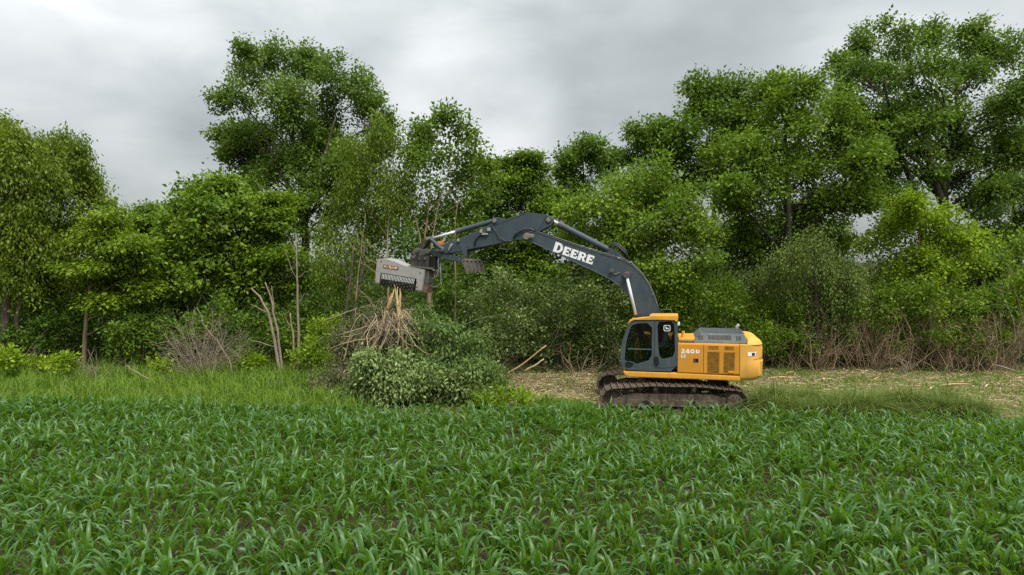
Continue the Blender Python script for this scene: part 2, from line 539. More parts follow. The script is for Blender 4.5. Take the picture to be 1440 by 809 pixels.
def split_lobes(lobes, n=3):
    """break every rounded mass into a core and smaller masses that stick out of it"""
    out = []
    for c, r in lobes:
        out.append((c, r * 0.84))
        if r < 0.25:
            continue
        for k in range(n):
            o = rand_dirs(1)[0]
            o[2] = o[2] * 0.8 + 0.15
            out.append((np.array(c) + o * r * rng.uniform(0.6, 1.0), r * rng.uniform(0.26, 0.52)))
    return out


def crown_geometry(lobes, style, scale=1.0, dens=1.0, squash=1.0, tint=0.5, size=1.0, under=0.35):
    S = STYLE[style]
    out = []
    for li_, (c, r) in enumerate(split_lobes(lobes)):
        P, o, bt = lobe_sprays(c, r, S['dens'] * dens * 0.48, squash, under, S['bough'], S['sig'])
        n = len(P)
        if n == 0:
            continue
        if style == 'layer':
            D = unit(o * np.array([1, 1, 0.15]) + rng.normal(size=(n, 3)) * np.array([0.35, 0.35, 0.08]) + np.array([0, 0, 0.05]))
        elif style == 'heap':
            D = unit(o * np.array([1.0, 1.0, 0.3]) + rng.normal(size=(n, 3)) * 0.35 + np.array([0.15, -0.1, -0.45]))
        elif style == 'hang':
            D = unit(o * np.array([0.6, 0.6, 0.2]) + rng.normal(size=(n, 3)) * 0.3 + np.array([0, 0, -0.7]))
        else:
            D = unit(o + rng.normal(size=(n, 3)) * 0.5 + np.array([0, 0, 0.25]))
        lt = tint + rng.normal() * 0.07
        t0 = np.clip(lt + bt + rng.normal(size=n) * 0.08, 0, 1)
        out.append(leaf_quads(P, D, o, S['n'], S['L'] * scale, S['across'] * scale, S['flat'], S['size'] * size, S['aspect'], S['up'], S['droop'], t0))
    V, F, T, k = [], [], [], 0
    for v, f, t in out:
        V.append(v); F.append(f + k); T.append(t); k += len(v)
    return np.concatenate(V), np.concatenate(F), np.concatenate(T)


def wob(a, b, n, amp):
    """uneven path from a to b"""
    a, b = Vector(a), Vector(b)
    out = []
    l = (b - a).length
    p1 = Vector(rng.normal(size=3)) * amp * l
    p2 = Vector(rng.normal(size=3)) * amp * l * 0.5
    for i in range(n + 1):
        t = i / n
        out.append(a.lerp(b, t) + p1 * math.sin(math.pi * t) + p2 * math.sin(2 * math.pi * t))
    return out


def limb(mb, start, end, r0, r1, n=6, sag=0.0, seg=5):
    """a limb that leaves steeply and then spreads"""
    start, end = Vector(start), Vector(end)
    mid = start.lerp(end, 0.5) + Vector((0, 0, (end - start).length * 0.10 + sag))
    w = Vector(rng.normal(size=3)) * (end - start).length * 0.05
    pts, rad = [], []
    for i in range(n + 1):
        t = i / n
        p = start * (1 - t) ** 2 + (mid + w) * 2 * t * (1 - t) + end * t * t
        pts.append(p + Vector(rng.normal(size=3)) * 0.02 * (end - start).length * (0 < i < n))
        rad.append(r0 + (r1 - r0) * t ** 0.8)
    mb.tube(pts, rad, seg)
    return pts


def tree(name, label, Y, lobes_px, trunk_px, r0, leaf, style='clump', bark='bark', dens=1.0, squash=1.0, tint=0.5, size=1.0, depth=0.5,
         group='trees along the wood edge', cat='tree', twigs=5, scale=1.0, under=0.7, extra_trunks=(), xt=0.15):
    """lobes_px: crown masses as sighted (x, y, radius) at distance Y; trunk_px: trunk line as sighted"""
    xs = [l[0] for l in lobes_px]
    half = (max(xs) - min(xs)) / 2 / FPX * Y
    base = at(trunk_px[0][0], trunk_px[0][1], Y)
    base.z = 0
    root = empty(name, base)
    tag(root, label, cat, group)
    lobes = []
    for (x, y, r) in lobes_px:
        Yi = Y + rng.uniform(-1, 1) * depth * max(half, 1.0)
        lobes.append((np.array(at(x, y, Yi) - base), r / FPX * Y * 0.94))
    # some masses on the far side so that the crown is as deep as it is wide
    for (c, r) in list(lobes):
        if rng.uniform() < 0.30:
            lobes.append((c + np.array([rng.normal() * r * 0.6, rng.uniform(0.6, 1.3) * r, rng.normal() * r * 0.3 - 0.2 * r]), r * 0.9))
    trunk = [Vector((0, 0, -0.15))] + [at(p[0], p[1], Y + (p[2] if len(p) > 2 else 0)) - base for p in trunk_px[1:]]
    mb = MB()
    n = len(trunk)
    fine, rad = [], []
    for i in range(n - 1):
        for k in range(4):
            t = k / 4
            fine.append(trunk[i].lerp(trunk[i + 1], t) + Vector(rng.normal(size=3)) * 0.02 * (i + k > 0))
    fine.append(trunk[-1])
    ln = len(fine)
    for i in range(ln):
        t = i / (ln - 1)
        rad.append(r0 * (1.25 if i == 0 else 1.0) * (1 - 0.8 * t))
    mb.tube(fine, rad, 9)
    mb.build('trunk', M[bark], root, smooth=True)
    for tr in extra_trunks:
        m2 = MB()
        pts = [at(p[0], p[1], Y + xt) - base for p in tr]
        if tr[0][1] > 470:
            pts[0].z = -0.1
        f2 = []
        for i in range(len(pts) - 1):
            for k in range(3):
                f2.append(pts[i].lerp(pts[i + 1], k / 3) + Vector(rng.normal(size=3)) * 0.02)
        f2.append(pts[-1])
        m2.tube(f2, [r0 * 0.62 * (1 - 0.75 * i / (len(f2) - 1)) for i in range(len(f2))], 7)
        m2.build('trunk', M[bark], root, smooth=True)
    for li, (c, r) in enumerate(lobes[:len(lobes_px)]):
        c = Vector(c)
        best, bi = 1e9, 0
        for i, p in enumerate(fine[1:], 1):
            h = math.hypot(p.x - c.x, p.y - c.y)
            want = c.z - 0.75 * h
            s = abs(p.z - want) + 0.3 * h
            if s < best:
                best, bi = s, i
        lm = MB()
        s = fine[bi]
        ra = max(0.022, min(rad[bi] * 0.42, 0.022 * (c - s).length + 0.015))
        limb(lm, s, c, ra, ra * 0.35, 6)
        for k in range(twigs):
            o = rand_dirs(1)[0]
            o[2] = abs(o[2]) * 0.8
            limb(lm, c - (c - s) * rng.uniform(0, 0.35), c + Vector(o) * r * rng.uniform(0.7, 0.98), ra * 0.33, 0.008, 4, seg=4)
        lm.build('limb', M[bark], root, smooth=True)
    V, F, T = crown_geometry(lobes, style, scale, dens, squash, tint, size, under)
    link('crown', np_mesh('crown', V, F, T, M[leaf]), None, root)
    return root


# ------------------------------------------------------------------ ground
def make_ground():
    xs = np.concatenate([[-1500, -300, -80], np.arange(-30, 30.01, 0.5), [80, 300, 1500]])
    ys = np.concatenate([[-300, -40, 0], np.arange(6, 36.01, 0.5), [60, 200, 600, 2000]])
    X, Yg = np.meshgrid(xs, ys)
    Z = 0.035 * np.sin(X * 1.7 + 0.6 * np.sin(Yg * 1.3)) * np.sin(Yg * 2.1) + 0.02 * rng.normal(size=X.shape)
    Z[(np.abs(X) > 30) | (Yg < 6) | (Yg > 36)] = 0
    V = np.stack([X, Yg, Z], -1).reshape(-1, 3)
    nx, ny = len(xs), len(ys)
    i, j = np.meshgrid(np.arange(nx - 1), np.arange(ny - 1))
    a = (j * nx + i).ravel()
    F = np.stack([a, a + 1, a + nx + 1, a + nx], 1)
    o = link('ground', np_mesh('ground', V, F, None, M['ground']), None)
    tag(o, 'dark soil field and straw strewn clearing before the wood', 'ground', kind='structure')


make_ground()


# ------------------------------------------------------------------ corn
def corn_leaf_arrays(h, az, length, width, el0, el1, nseg=6, bend=2.0):
    d = np.array([math.cos(az), math.sin(az), 0])
    s = np.array([-math.sin(az), math.cos(az), 0])
    p = np.array([0, 0, h]) + d * 0.012
    V, T = [], []
    step = length / nseg
    tw = rng.normal() * 0.8
    for i in range(nseg + 1):
        t = i / nseg
        el = el0 + (el1 - el0) * t ** bend
        dirv = d * math.cos(el) + np.array([0, 0, 1]) * math.sin(el)
        nrm = np.array([0, 0, 1]) * math.cos(el) - d * math.sin(el)
        w = width * (0.55 + 0.9 * t if t < 0.4 else 0.91 * (1 - ((t - 0.4) / 0.6) ** 2.2)) * 0.5
        w = max(w, 0.002)
        ss = s * math.cos(tw * t) + nrm * math.sin(tw * t)
        V += [p + ss * w + nrm * w * 0.45, p, p - ss * w + nrm * w * 0.45]
        p = p + dirv * step
    F = []
    for i in range(nseg):
        a = i * 3
        F += [(a, a + 1, a + 4, a + 3), (a + 1, a + 2, a + 5, a + 4)]
        T += [min(1, (i + 0.5) / nseg * 1.25)] * 2
    return np.array(V), np.array(F), np.array(T)


def corn_variant():
    leaves = []
    az = rng.uniform(0, 6.28)
    n = int(rng.integers(6, 8))
    for i in range(n):
        t = i / (n - 1)
        a = az + (math.pi if i % 2 else 0) + rng.normal() * 0.5
        h = 0.04 + 0.22 * t
        ln = (0.27 + 0.27 * math.sin(math.pi * min(1, 0.22 + 0.60 * t))) * rng.uniform(0.85, 1.15)
        if i == n - 1:
            ln *= 0.7
        el0 = R(min(88, 66 + 19 * t + rng.normal() * 5))
        el1 = R(-62 + 80 * max(0, t - 0.5) + rng.normal() * 24)
        leaves.append(corn_leaf_arrays(h, a, ln, rng.uniform(0.052, 0.076), el0, el1, bend=rng.uniform(1.8, 3.6)))
    mb = MB()
    mb.tube([(0, 0, -0.05), (0, 0, 0.12), (0.004, 0.003, 0.24), (0.005, 0.004, 0.36)], [0.016, 0.015, 0.011, 0.005], 6)
    st = mb.mesh('stalk', M['corn'])
    a_ = st.attributes.new('tint', 'FLOAT', 'FACE')
    a_.data.foreach_set('value', [0.0] * len(st.polygons))
    return leaves, st


def thin_leaf(v, t):
    """the same leaf with fewer sections, for the far plants"""
    keep = [0, 2, 3, 4, 6]
    V = np.concatenate([v[3 * i:3 * i + 3] for i in keep])
    F, T = [], []
    for i in range(len(keep) - 1):
        a = i * 3
        F += [(a, a + 1, a + 4, a + 3), (a + 1, a + 2, a + 5, a + 4)]
        T += [t[2 * keep[i]]] * 2
    return V, np.array(F), np.array(T)


def make_corn():
    variants = [corn_variant() for _ in range(14)]
    low = [[thin_leaf(v, t) for v, f, t in lv] for lv, st in variants]
    vm = [[np_mesh('leaf', v, f, t, M['corn']) for v, f, t in lv] for lv, st in variants]
    for vs in vm:
        for me in vs:
            me.polygons.foreach_set('use_smooth', [True] * len(me.polygons))
    # rows run along the wood edge
    plants = []
    row = 0
    Y0 = EDGE0 - 0.15
    while Y0 > 7.8:
        w = 0.80 * Y0 + 3.0
        x = -w + rng.uniform(0, 0.15)
        while x < w:
            y = Y0 + EDGES * x + rng.normal() * 0.05
            if rng.uniform() > 0.05:
                # the first row beside the machine was flattened a little
                s = rng.normal(1.0, 0.14) * (0.93 + 0.10 * math.sin(x * 0.35 + row * 0.9))
                plants.append((x, y, min(1.22, max(0.6, s))))
            x += max(0.08, rng.normal(0.117, 0.034))
        row += 1
        Y0 -= 0.62 if row % 2 else 0.66
    vis = []
    for i, (x, y, s) in enumerate(plants):
        px = 720 + FPX * x / y
        zc = 0.3
        py = HORIZ + FPX * (CAMH - zc) / y
        if 0 < px < 1440 and py < 803:
            vis.append((y, i))
    vis.sort()
    near = set(i for _, i in vis[:300])
    V, F, T, k = [], [], [], 0
    for i, (x, y, s) in enumerate(plants):
        vi = int(rng.integers(len(variants)))
        a = rng.uniform(0, 6.28)
        if i in near:
            root = empty('corn_plant', (x, y, 0), a)
            root.scale = (s, s, s)
            tag(root, 'young green corn plant in the nearest rows along the bottom edge', 'corn plant', 'corn plants of the nearest rows')
            link('stalk', variants[vi][1], None, root)
            for me in vm[vi]:
                link('leaf', me, None, root)
        else:
            c, sn = math.cos(a) * s, math.sin(a) * s
            rot = np.array([[c, -sn, 0], [sn, c, 0], [0, 0, s]])
            for v, f, t in (variants[vi][0] if y < 12.0 else low[vi]):
                V.append(v @ rot.T + np.array([x, y, 0.0]))
                F.append(f + k)
                T.append(t)
                k += len(v)
    me = np_mesh('corn_crop', np.concatenate(V), np.concatenate(F), np.concatenate(T), M['corn'])
    me.polygons.foreach_set('use_smooth', [True] * len(me.polygons))
    o = link('corn_crop', me, None)
    tag(o, 'dense field of young green corn behind the nearest rows', 'corn', kind='stuff')


make_corn()


# ------------------------------------------------------------------ grass and litter
def blades(name, pts, hmin, hmax, width, lean, mat, label, cat, tint=0.5, curl=0.5, hv=0.35):
    n = len(pts)
    az = rng.uniform(0, 6.28, n)
    d = np.stack([np.cos(az), np.sin(az), np.zeros(n)], 1)
    s = np.stack([-np.sin(az + rng.normal(size=n) * 0.6), np.cos(az), np.zeros(n)], 1)
    pn = np.sin(pts[:, 0] * 2.1 + 1.7 * np.sin(pts[:, 1] * 1.6)) * np.sin(pts[:, 1] * 2.6 + pts[:, 0] * 0.7) + 0.6 * np.sin(pts[:, 0] * 5.3 + pts[:, 1] * 4.1)
    h = (rng.uniform(hmin, hmax, n) * np.clip(1 + hv * pn, 0.35, 1.7))[:, None]
    le = np.abs(rng.normal(size=n) * lean + 0.1)[:, None]
    w = (width * rng.uniform(0.6, 1.3, n))[:, None]
    b0 = pts - s * w
    b1 = pts + s * w
    m = pts + d * h * le * 0.35 + np.array([0, 0, 1]) * h * 0.6
    m0, m1 = m - s * w * 0.8, m + s * w * 0.8
    tip = pts + d * h * le * (0.8 + curl) + np.array([0, 0, 1]) * h * np.clip(1.0 - le * 0.35, 0.35, 1)
    t0, t1 = tip - s * w * 0.12, tip + s * w * 0.12
    V = np.stack([b0, b1, m1, m0, t1, t0], 1).reshape(-1, 3)
    k = np.arange(n)[:, None] * 6
    F = np.concatenate([k + np.array([0, 1, 2, 3]), k + np.array([3, 2, 4, 5])], 0)
    tn = np.clip(tint + 0.12 * pn + rng.normal(size=n) * 0.2, 0, 1)
    o = link(name, np_mesh(name, V, F, np.concatenate([tn, tn]), M[mat]), None)
    tag(o, label, cat, kind='stuff')
    return o


def scatter(n, x0, x1, y0, y1, patch=0.0, ps=1.0):
    X = rng.uniform(x0, x1, n)
    Yp = rng.uniform(y0, y1, n)
    if patch:
        f = np.sin(X * 1.1 * ps + 1.3 * np.sin(Yp * 0.9 * ps)) * np.sin(Yp * 1.4 * ps + 0.7)
        k = rng.uniform(size=n) < 1 - patch * (f < 0)
        X, Yp = X[k], Yp[k]
    return np.stack([X, Yp, np.zeros(len(X))], 1)


def edge_y(x):
    return EDGE0 + EDGES * x


p = scatter(56000, -30, -4.2, 20.3, 31.5, 0.25)
p = p[(p[:, 1] > edge_y(p[:, 0]) + 0.15) & (p[:, 0] < -4.6 - (p[:, 1] - 22) * 0.35)]
blades('meadow_grass', p, 0.22, 0.62, 0.014, 0.55, 'grass', 'bright tall meadow grass on the left margin between corn and wood', 'grass', 0.55)
p = scatter(5000, -30, -3.6, 20.0, 30.5, 0.6, 1.4)
p = p[(p[:, 1] > edge_y(p[:, 0]) + 0.05) & (p[:, 0] < -4.2 - (p[:, 1] - 22) * 0.35)]
blades('seed_grass', p, 0.4, 0.85, 0.009, 0.5, 'grass_olive', 'taller pale seeding grass mixed into the left margin', 'grass', 0.75)
# rank grass standing between the corn and the cleared strip on the right
p = scatter(34000, 7.7, 14.2, 20.0, 23.2)
hh = 21.0 + 1.0 * np.sin(p[:, 0] * 0.9) * 0.3
p = p[(p[:, 1] > edge_y(p[:, 0]) + 0.1) & (p[:, 1] < hh + 1.0 + 0.3 * np.sin(p[:, 0] * 2.3))]
blades('rank_grass', p, 0.35, 0.75, 0.011, 1.0, 'grass_olive', 'tall leaning olive grass strip between corn and cleared ground', 'grass', 0.45, 0.6, 0.5)
p = scatter(23000, -3.8, 24, 20.0, 30.5, 0.65, 1.1)
p = p[p[:, 1] > edge_y(p[:, 0]) + 0.1]
blades('trampled_grass', p, 0.06, 0.30, 0.012, 1.0, 'grass', 'thin short grass patches over the cleared ground', 'grass', 0.35)
p = scatter(5000, 0.3, 2.6, 20.1, 22.2, 0.4, 1.5)
blades('grass_patch', p, 0.15, 0.45, 0.012, 0.8, 'grass', 'green grass patch before the front of the tracks', 'grass', 0.35)


def litter():
    pts = np.concatenate([scatter(12500, -1.8, 24, 20.2, 30.2, 0.55, 0.8), scatter(9000, -2.2, 3.2, 22.0, 28.5, 0.3)])
    pts = pts[pts[:, 1] > edge_y(pts[:, 0]) + 0.15]
    n = len(pts)
    az = rng.normal(0.0, 0.9, n)
    d = unit(np.stack([np.cos(az), np.sin(az), rng.normal(size=n) * 0.18], 1))
    up = unit(np.stack([rng.normal(size=n) * 0.3, rng.normal(size=n) * 0.3, np.ones(n)], 1))
    s = unit(np.cross(d, up))
    u = np.cross(s, d)
    L = (rng.uniform(0.06, 0.22, n) ** 1.0 * np.where(rng.uniform(size=n) < 0.06, 2.6, 1.0))[:, None]
    w = rng.uniform(0.006, 0.022, n)[:, None]
    c = pts + np.array([0, 0, 0.02]) + np.array([0, 0, 1]) * rng.uniform(0, 0.09, n)[:, None]
    A = []
    for e in (-1, 1):
        A += [c + d * e * L / 2 + s * w, c + d * e * L / 2 - s * w * 0.9, c + d * e * L / 2 + u * w * 0.9]
    V = np.stack(A, 1).reshape(-1, 3)
    k = np.arange(n)[:, None] * 6
    F = np.concatenate([k + np.array([0, 1, 4, 3]), k + np.array([1, 2, 5, 4]), k + np.array([2, 0, 3, 5])], 0)
    t = np.clip(rng.normal(0.5, 0.25, n), 0, 1)
    o = link('wood_litter', np_mesh('wood_litter', V, F, np.concatenate([t, t, t]), M['straw']), None)
    tag(o, 'pale shredded straw and wood litter on the cleared ground', 'wood litter', kind='stuff')


litter()


# ------------------------------------------------------------------ the wood behind
def wood_mass(name, boxes, leaf, label, dens, size, tint, style='clump'):
    """a wood that reads as one mass: leaf sprays filling a volume"""
    S = STYLE[style]
    C = []
    for (x0, x1, y0, y1, z0, z1, n) in boxes:
        q = np.stack([rng.uniform(x0, x1, n), rng.uniform(y0, y1, n), rng.uniform(z0, z1, n)], 1)
        top = z1 - 1.3 * (0.5 + 0.5 * np.sin(q[:, 0] * 1.7 + q[:, 1])) * 1.0
        C.append(q[q[:, 2] < top])
    C = np.concatenate(C)
    o = rand_dirs(len(C))
    D = unit(o + np.array([0, 0, 0.3]))
    V, F, T = leaf_quads(C, D, o, int(S['n'] * dens), 0.8, 0.3, 0.6, S['size'] * size, 0.7, 0.8, 0.3, np.clip(tint + rng.normal(size=len(C)) * 0.12, 0, 1))
    me = np_mesh(name, V, F, T, M[leaf])
    tag(link(name, me, None), label, 'wood', kind='stuff')


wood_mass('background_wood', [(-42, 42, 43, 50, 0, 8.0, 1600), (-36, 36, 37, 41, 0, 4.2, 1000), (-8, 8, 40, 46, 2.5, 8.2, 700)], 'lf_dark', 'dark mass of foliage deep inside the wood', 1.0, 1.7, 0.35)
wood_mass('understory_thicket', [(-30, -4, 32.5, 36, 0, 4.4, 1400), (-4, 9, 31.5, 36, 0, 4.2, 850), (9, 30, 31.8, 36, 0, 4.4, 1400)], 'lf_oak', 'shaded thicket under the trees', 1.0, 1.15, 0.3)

# trees, left to right
tree('willow_tree', 'yellow green drooping tree cut by the left edge of the photo', 30,
     [(15, 208, 24), (-12, 235, 38), (30, 245, 32), (5, 290, 42), (45, 292, 32), (20, 340, 42), (-22, 350, 46), (55, 345, 28), (28, 395, 34), (-15, 405, 38), (-50, 300, 40), (8, 186, 9), (36, 205, 9)],
     [(2, 490), (8, 440), (12, 380), (5, 300), (5, 220)], 0.20, 'lf_willow', 'hang', 'bark', tint=0.5, dens=0.72, extra_trunks=[((14, 492), (26, 440), (34, 380), (48, 300))])
tree('willow_tree', 'feathery drooping tree second from the left edge with a ragged top', 32,
     [(95, 222, 20), (72, 248, 26), (116, 252, 19), (90, 288, 32), (133, 288, 20), (70, 330, 32), (110, 335, 30), (150, 300, 12), (75, 385, 34), (108, 395, 26), (55, 425, 20), (60, 215, 10), (112, 214, 8), (128, 262, 9), (84, 204, 8)],
     [(60, 490), (68, 430), (78, 360), (85, 290), (92, 225)], 0.17, 'lf_willow', 'hang', 'bark', tint=0.44, dens=0.66)
tree('elm_tree', 'layered yellow green tree on a slim leaning tan trunk at left', 30,
     [(160, 312, 22), (135, 332, 20), (190, 342, 20), (150, 365, 28), (198, 378, 20), (120, 382, 18), (165, 408, 22), (208, 412, 16), (150, 430, 14)],
     [(117, 506), (120, 455), (127, 405), (140, 355), (158, 312)], 0.11, 'lf_elm', 'layer', 'bark_tan', tint=0.62, squash=0.85, dens=0.9)
tree('elm_tree', 'dark layered tree between the leaning trunk and the bright broadleaf tree', 35,
     [(205, 298, 22), (228, 318, 22), (185, 320, 20), (205, 348, 30), (238, 368, 30), (215, 398, 32), (180, 392, 32), (245, 420, 28)],
     [(210, 490), (211, 430), (208, 360), (206, 300)], 0.15, 'lf_oak', 'layer', 'bark_dark', tint=0.42, squash=0.9)
tree('broadleaf_tree', 'full bright mid green tree left of the tall cottonwood', 32,
     [(285, 274, 22), (312, 270, 18), (258, 300, 25), (300, 308, 33), (335, 300, 20), (265, 345, 32), (310, 352, 37), (345, 378, 24), (280, 390, 32), (325, 400, 26), (240, 335, 18)],
     [(300, 495), (301, 430), (298, 350), (290, 280)], 0.16, 'lf_ash', 'clump', 'bark', tint=0.55, size=1.25, dens=0.9)
tree('dogwood_tree', 'small layered light green tree before the tall cottonwood trunk', 33,
     [(378, 290, 24), (350, 312, 22), (396, 318, 22), (366, 348, 28), (402, 365, 22), (345, 345, 20), (385, 400, 26), (430, 390, 24), (370, 280, 12)],
     [(375, 495), (377, 430), (374, 360), (374, 295)], 0.12, 'lf_elm', 'layer', 'bark', tint=0.52, squash=0.85)
tree('cottonwood_tree', 'tallest rounded cottonwood standing alone against the sky at left centre', 40,
     [(385, 82, 30), (350, 108, 32), (430, 98, 34), (480, 112, 30), (514, 138, 28), (332, 148, 30), (398, 145, 38), (460, 160, 38), (520, 182, 28), (316, 190, 24), (368, 200, 38), (440, 210, 36),
      (505, 225, 30), (340, 228, 28), (536, 210, 18), (395, 248, 26), (462, 262, 22), (540, 170, 14), (365, 255, 22), (350, 75, 14), (415, 288, 24), (385, 300, 22), (470, 298, 22), (345, 268, 16), (495, 262, 24), (325, 215, 18), (375, 320, 20), (430, 248, 30), (388, 222, 30), (482, 236, 28), (350, 196, 26), (455, 190, 26)],
     [(432, 500), (430, 330), (427, 285), (420, 240), (412, 190), (405, 130)], 0.27, 'lf_cotton', 'clump', 'bark', tint=0.55, dens=0.88, depth=0.6, twigs=6, xt=-0.9,
     extra_trunks=[((430, 310), (445, 260), (458, 215), (472, 165)), ((427, 300), (405, 262), (385, 222), (368, 180))])
tree('black_willow_tree', 'slender feathery green tree just right of the tall cottonwood', 30,
     [(522, 182, 24), (548, 205, 22), (500, 215, 24), (527, 240, 30), (492, 260, 26), (552, 258, 24), (512, 292, 32), (482, 308, 24), (556, 298, 24), (530, 330, 26), (500, 350, 24), (465, 340, 22), (455, 375, 24), (520, 375, 22), (480, 400, 22)],
     [(542, 492), (545, 420, -0.7), (546, 350, -0.6), (545, 280, -0.4), (538, 190, 0.0)], 0.06, 'lf_willow', 'hang', 'bark_tan', tint=0.38, dens=0.62, size=0.85, xt=-1.0,
     extra_trunks=[((494, 495), (500, 420), (508, 355), (514, 300))])
tree('ash_tree', 'airy tree with pale bare stems and open top behind the mulching head', 31,
     [(600, 192, 19), (640, 188, 22), (662, 214, 20), (578, 214, 17), (612, 228, 24), (652, 248, 28), (590, 262, 27), (674, 272, 24), (630, 288, 28), (660, 320, 26), (595, 310, 24), (620, 345, 24), (685, 235, 10), (625, 170, 10)],
     [(602, 495), (601, 400, -0.8), (598, 330, -0.8), (604, 270, -0.6), (606, 215, -0.2)], 0.07, 'lf_ash', 'clump', 'bark_tan', tint=0.36, dens=0.42, size=0.95, xt=-1.1,
     extra_trunks=[((603, 420), (607, 340), (618, 280), (640, 215)), ((600, 420), (590, 330), (578, 280), (574, 230)), ((640, 495), (641, 400), (640, 330), (646, 260))])
tree('dogwood_tree', 'layered mid green tree over the raised elbow of the boom', 37,
     [(722, 243, 20), (750, 238, 17), (700, 258, 20), (764, 264, 22), (730, 284, 32), (690, 300, 28), (675, 335, 26), (775, 295, 25), (740, 222, 9), (705, 232, 10), (720, 330, 32), (770, 345, 32), (715, 368, 32), (680, 372, 26), (765, 385, 28), (735, 400, 26)],
     [(735, 490), (735, 400), (732, 320), (735, 245)], 0.16, 'lf_ash', 'layer', 'bark_dark', tint=0.50, squash=0.85)
tree('broadleaf_tree', 'darker tree with a knobbly top right of the boom elbow', 39,
     [(812, 212, 17), (836, 208, 15), (798, 238, 22), (846, 238, 20), (820, 276, 32), (790, 290, 25), (858, 222, 10)],
     [(822, 490), (822, 400), (822, 300), (820, 225)], 0.16, 'lf_oak', 'clump', 'bark_dark', tint=0.48)
tree('broadleaf_tree', 'narrow green tree between the knobbly tree and the big trees at right', 37,
     [(898, 190, 19), (930, 186, 20), (890, 216, 22), (942, 218, 24), (915, 255, 34), (952, 260, 28)],
     [(915, 490), (915, 400), (916, 300), (912, 210)], 0.16, 'lf_oak', 'clump', 'bark_dark', tint=0.55)
tree('box_elder_tree', 'spreading light green tree directly behind the boom', 30,
     [(880, 270, 32), (930, 264, 34), (842, 290, 32), (900, 310, 42), (960, 300, 36), (990, 330, 27), (820, 330, 32), (870, 348, 38), (932, 358, 42), (982, 370, 34), (905, 400, 32), (850, 388, 28), (950, 410, 32), (800, 300, 18)],
     [(918, 490), (917, 420), (912, 350), (905, 290)], 0.12, 'lf_ash', 'clump', 'bark_tan', tint=0.52, dens=1.0, size=0.9, extra_trunks=[((905, 490), (935, 400), (950, 350))])
tree('broadleaf_tree', 'open topped tree on the left shoulder of the big bushy tree', 36,
     [(975, 130, 19), (1010, 128, 22), (1045, 128, 22), (985, 162, 26), (1030, 165, 27), (968, 198, 25), (1010, 205, 31), (990, 250, 32)],
     [(1005, 490), (1005, 400), (1004, 280), (1005, 150)], 0.2, 'lf_oak', 'clump', 'bark_dark', tint=0.52, dens=0.95)
tree('maple_tree', 'big dense bushy tree behind the machine with dark hollows', 33,
     [(1090, 128, 30), (1130, 128, 28), (1060, 168, 36), (1110, 172, 40), (1160, 168, 36), (1202, 193, 30), (1216, 233, 28), (1030, 220, 34), (1080, 235, 44), (1150, 235, 48), (1020, 270, 36), (1060, 300, 44),
      (1120, 300, 44), (1192, 288, 38), (1040, 350, 40), (1100, 355, 44), (1165, 345, 38), (1232, 210, 12)],
     [(1110, 490), (1110, 400), (1108, 300), (1105, 200), (1105, 150)], 0.26, 'lf_ash', 'clump', 'bark_dark', tint=0.47, dens=1.15, depth=0.5)
tree('oak_tree', 'largest dark tree at right with a forked trunk against the sky', 38,
     [(1215, 62, 25), (1258, 54, 26), (1310, 58, 29), (1360, 60, 24), (1410, 74, 33), (1190, 105, 25), (1240, 108, 36), (1300, 112, 40), (1368, 118, 38), (1428, 128, 34), (1198, 148, 26), (1260, 165, 38),
      (1330, 165, 38), (1400, 178, 32), (1242, 215, 28), (1378, 222, 28), (1425, 225, 22), (1300, 220, 20), (1180, 90, 12), (1345, 255, 20), (1255, 255, 24), (1215, 250, 24), (1270, 278, 20), (1395, 280, 24), (1430, 262, 26), (1365, 285, 18), (1200, 200, 24), (1180, 130, 14), (1290, 180, 34), (1350, 205, 30), (1230, 182, 28), (1312, 250, 22), (1410, 215, 26)],
     [(1330, 500), (1328, 330), (1327, 270), (1338, 215), (1345, 170), (1345, 100)], 0.36, 'lf_oak', 'clump', 'bark_dark', tint=0.50, dens=0.95, size=1.0, depth=0.6, twigs=6, xt=-0.7,
     extra_trunks=[((1326, 290), (1312, 245), (1300, 195), (1290, 120)), ((1300, 500), (1298, 300), (1275, 240), (1255, 185), (1245, 110))])
tree('oak_tree', 'tree at the right edge behind the forked tree', 44,
     [(1428, 190, 20), (1445, 225, 30), (1396, 262, 18), (1445, 290, 30), (1392, 300, 22), (1425, 335, 34), (1385, 340, 26), (1470, 260, 30)],
     [(1435, 490), (1432, 350), (1425, 280), (1432, 210)], 0.25, 'lf_oak', 'clump', 'bark_dark', tint=0.42, dens=0.9)
tree('lime_green_tree', 'rounded yellow green tree above the cut brush at right', 31,
     [(1290, 305, 24), (1258, 318, 24), (1320, 315, 26), (1350, 340, 24), (1238, 345, 26), (1290, 350, 34), (1335, 370, 30), (1250, 385, 30), (1370, 368, 15), (1300, 395, 30), (1275, 285, 10)],
     [(1290, 500), (1290, 430), (1292, 370), (1292, 315)], 0.12, 'lf_yellow', 'clump', 'bark_tan', tint=0.5, size=0.85, dens=1.0)
tree('broadleaf_tree', 'low green tree between the lime green tree and the right edge', 32,
     [(1400, 368, 22), (1430, 362, 24), (1452, 390, 30), (1380, 398, 24), (1412, 410, 26), (1440, 420, 24)],
     [(1415, 500), (1415, 440), (1414, 380)], 0.1, 'lf_ash', 'clump', 'bark', tint=0.42, size=0.85)
tree('grey_willow_tree', 'grey green weeping willow right of the machine below the bushy tree', 29.6,
     [(1140, 345, 22), (1110, 370, 26), (1165, 370, 24), (1190, 395, 23), (1140, 395, 28), (1088, 405, 24), (1175, 420, 22), (1210, 408, 21), (1125, 430, 20)],
     [(1150, 505), (1150, 450), (1147, 390), (1142, 350)], 0.1, 'lf_grey', 'hang', 'bark', tint=0.5, size=0.7, dens=1.15)


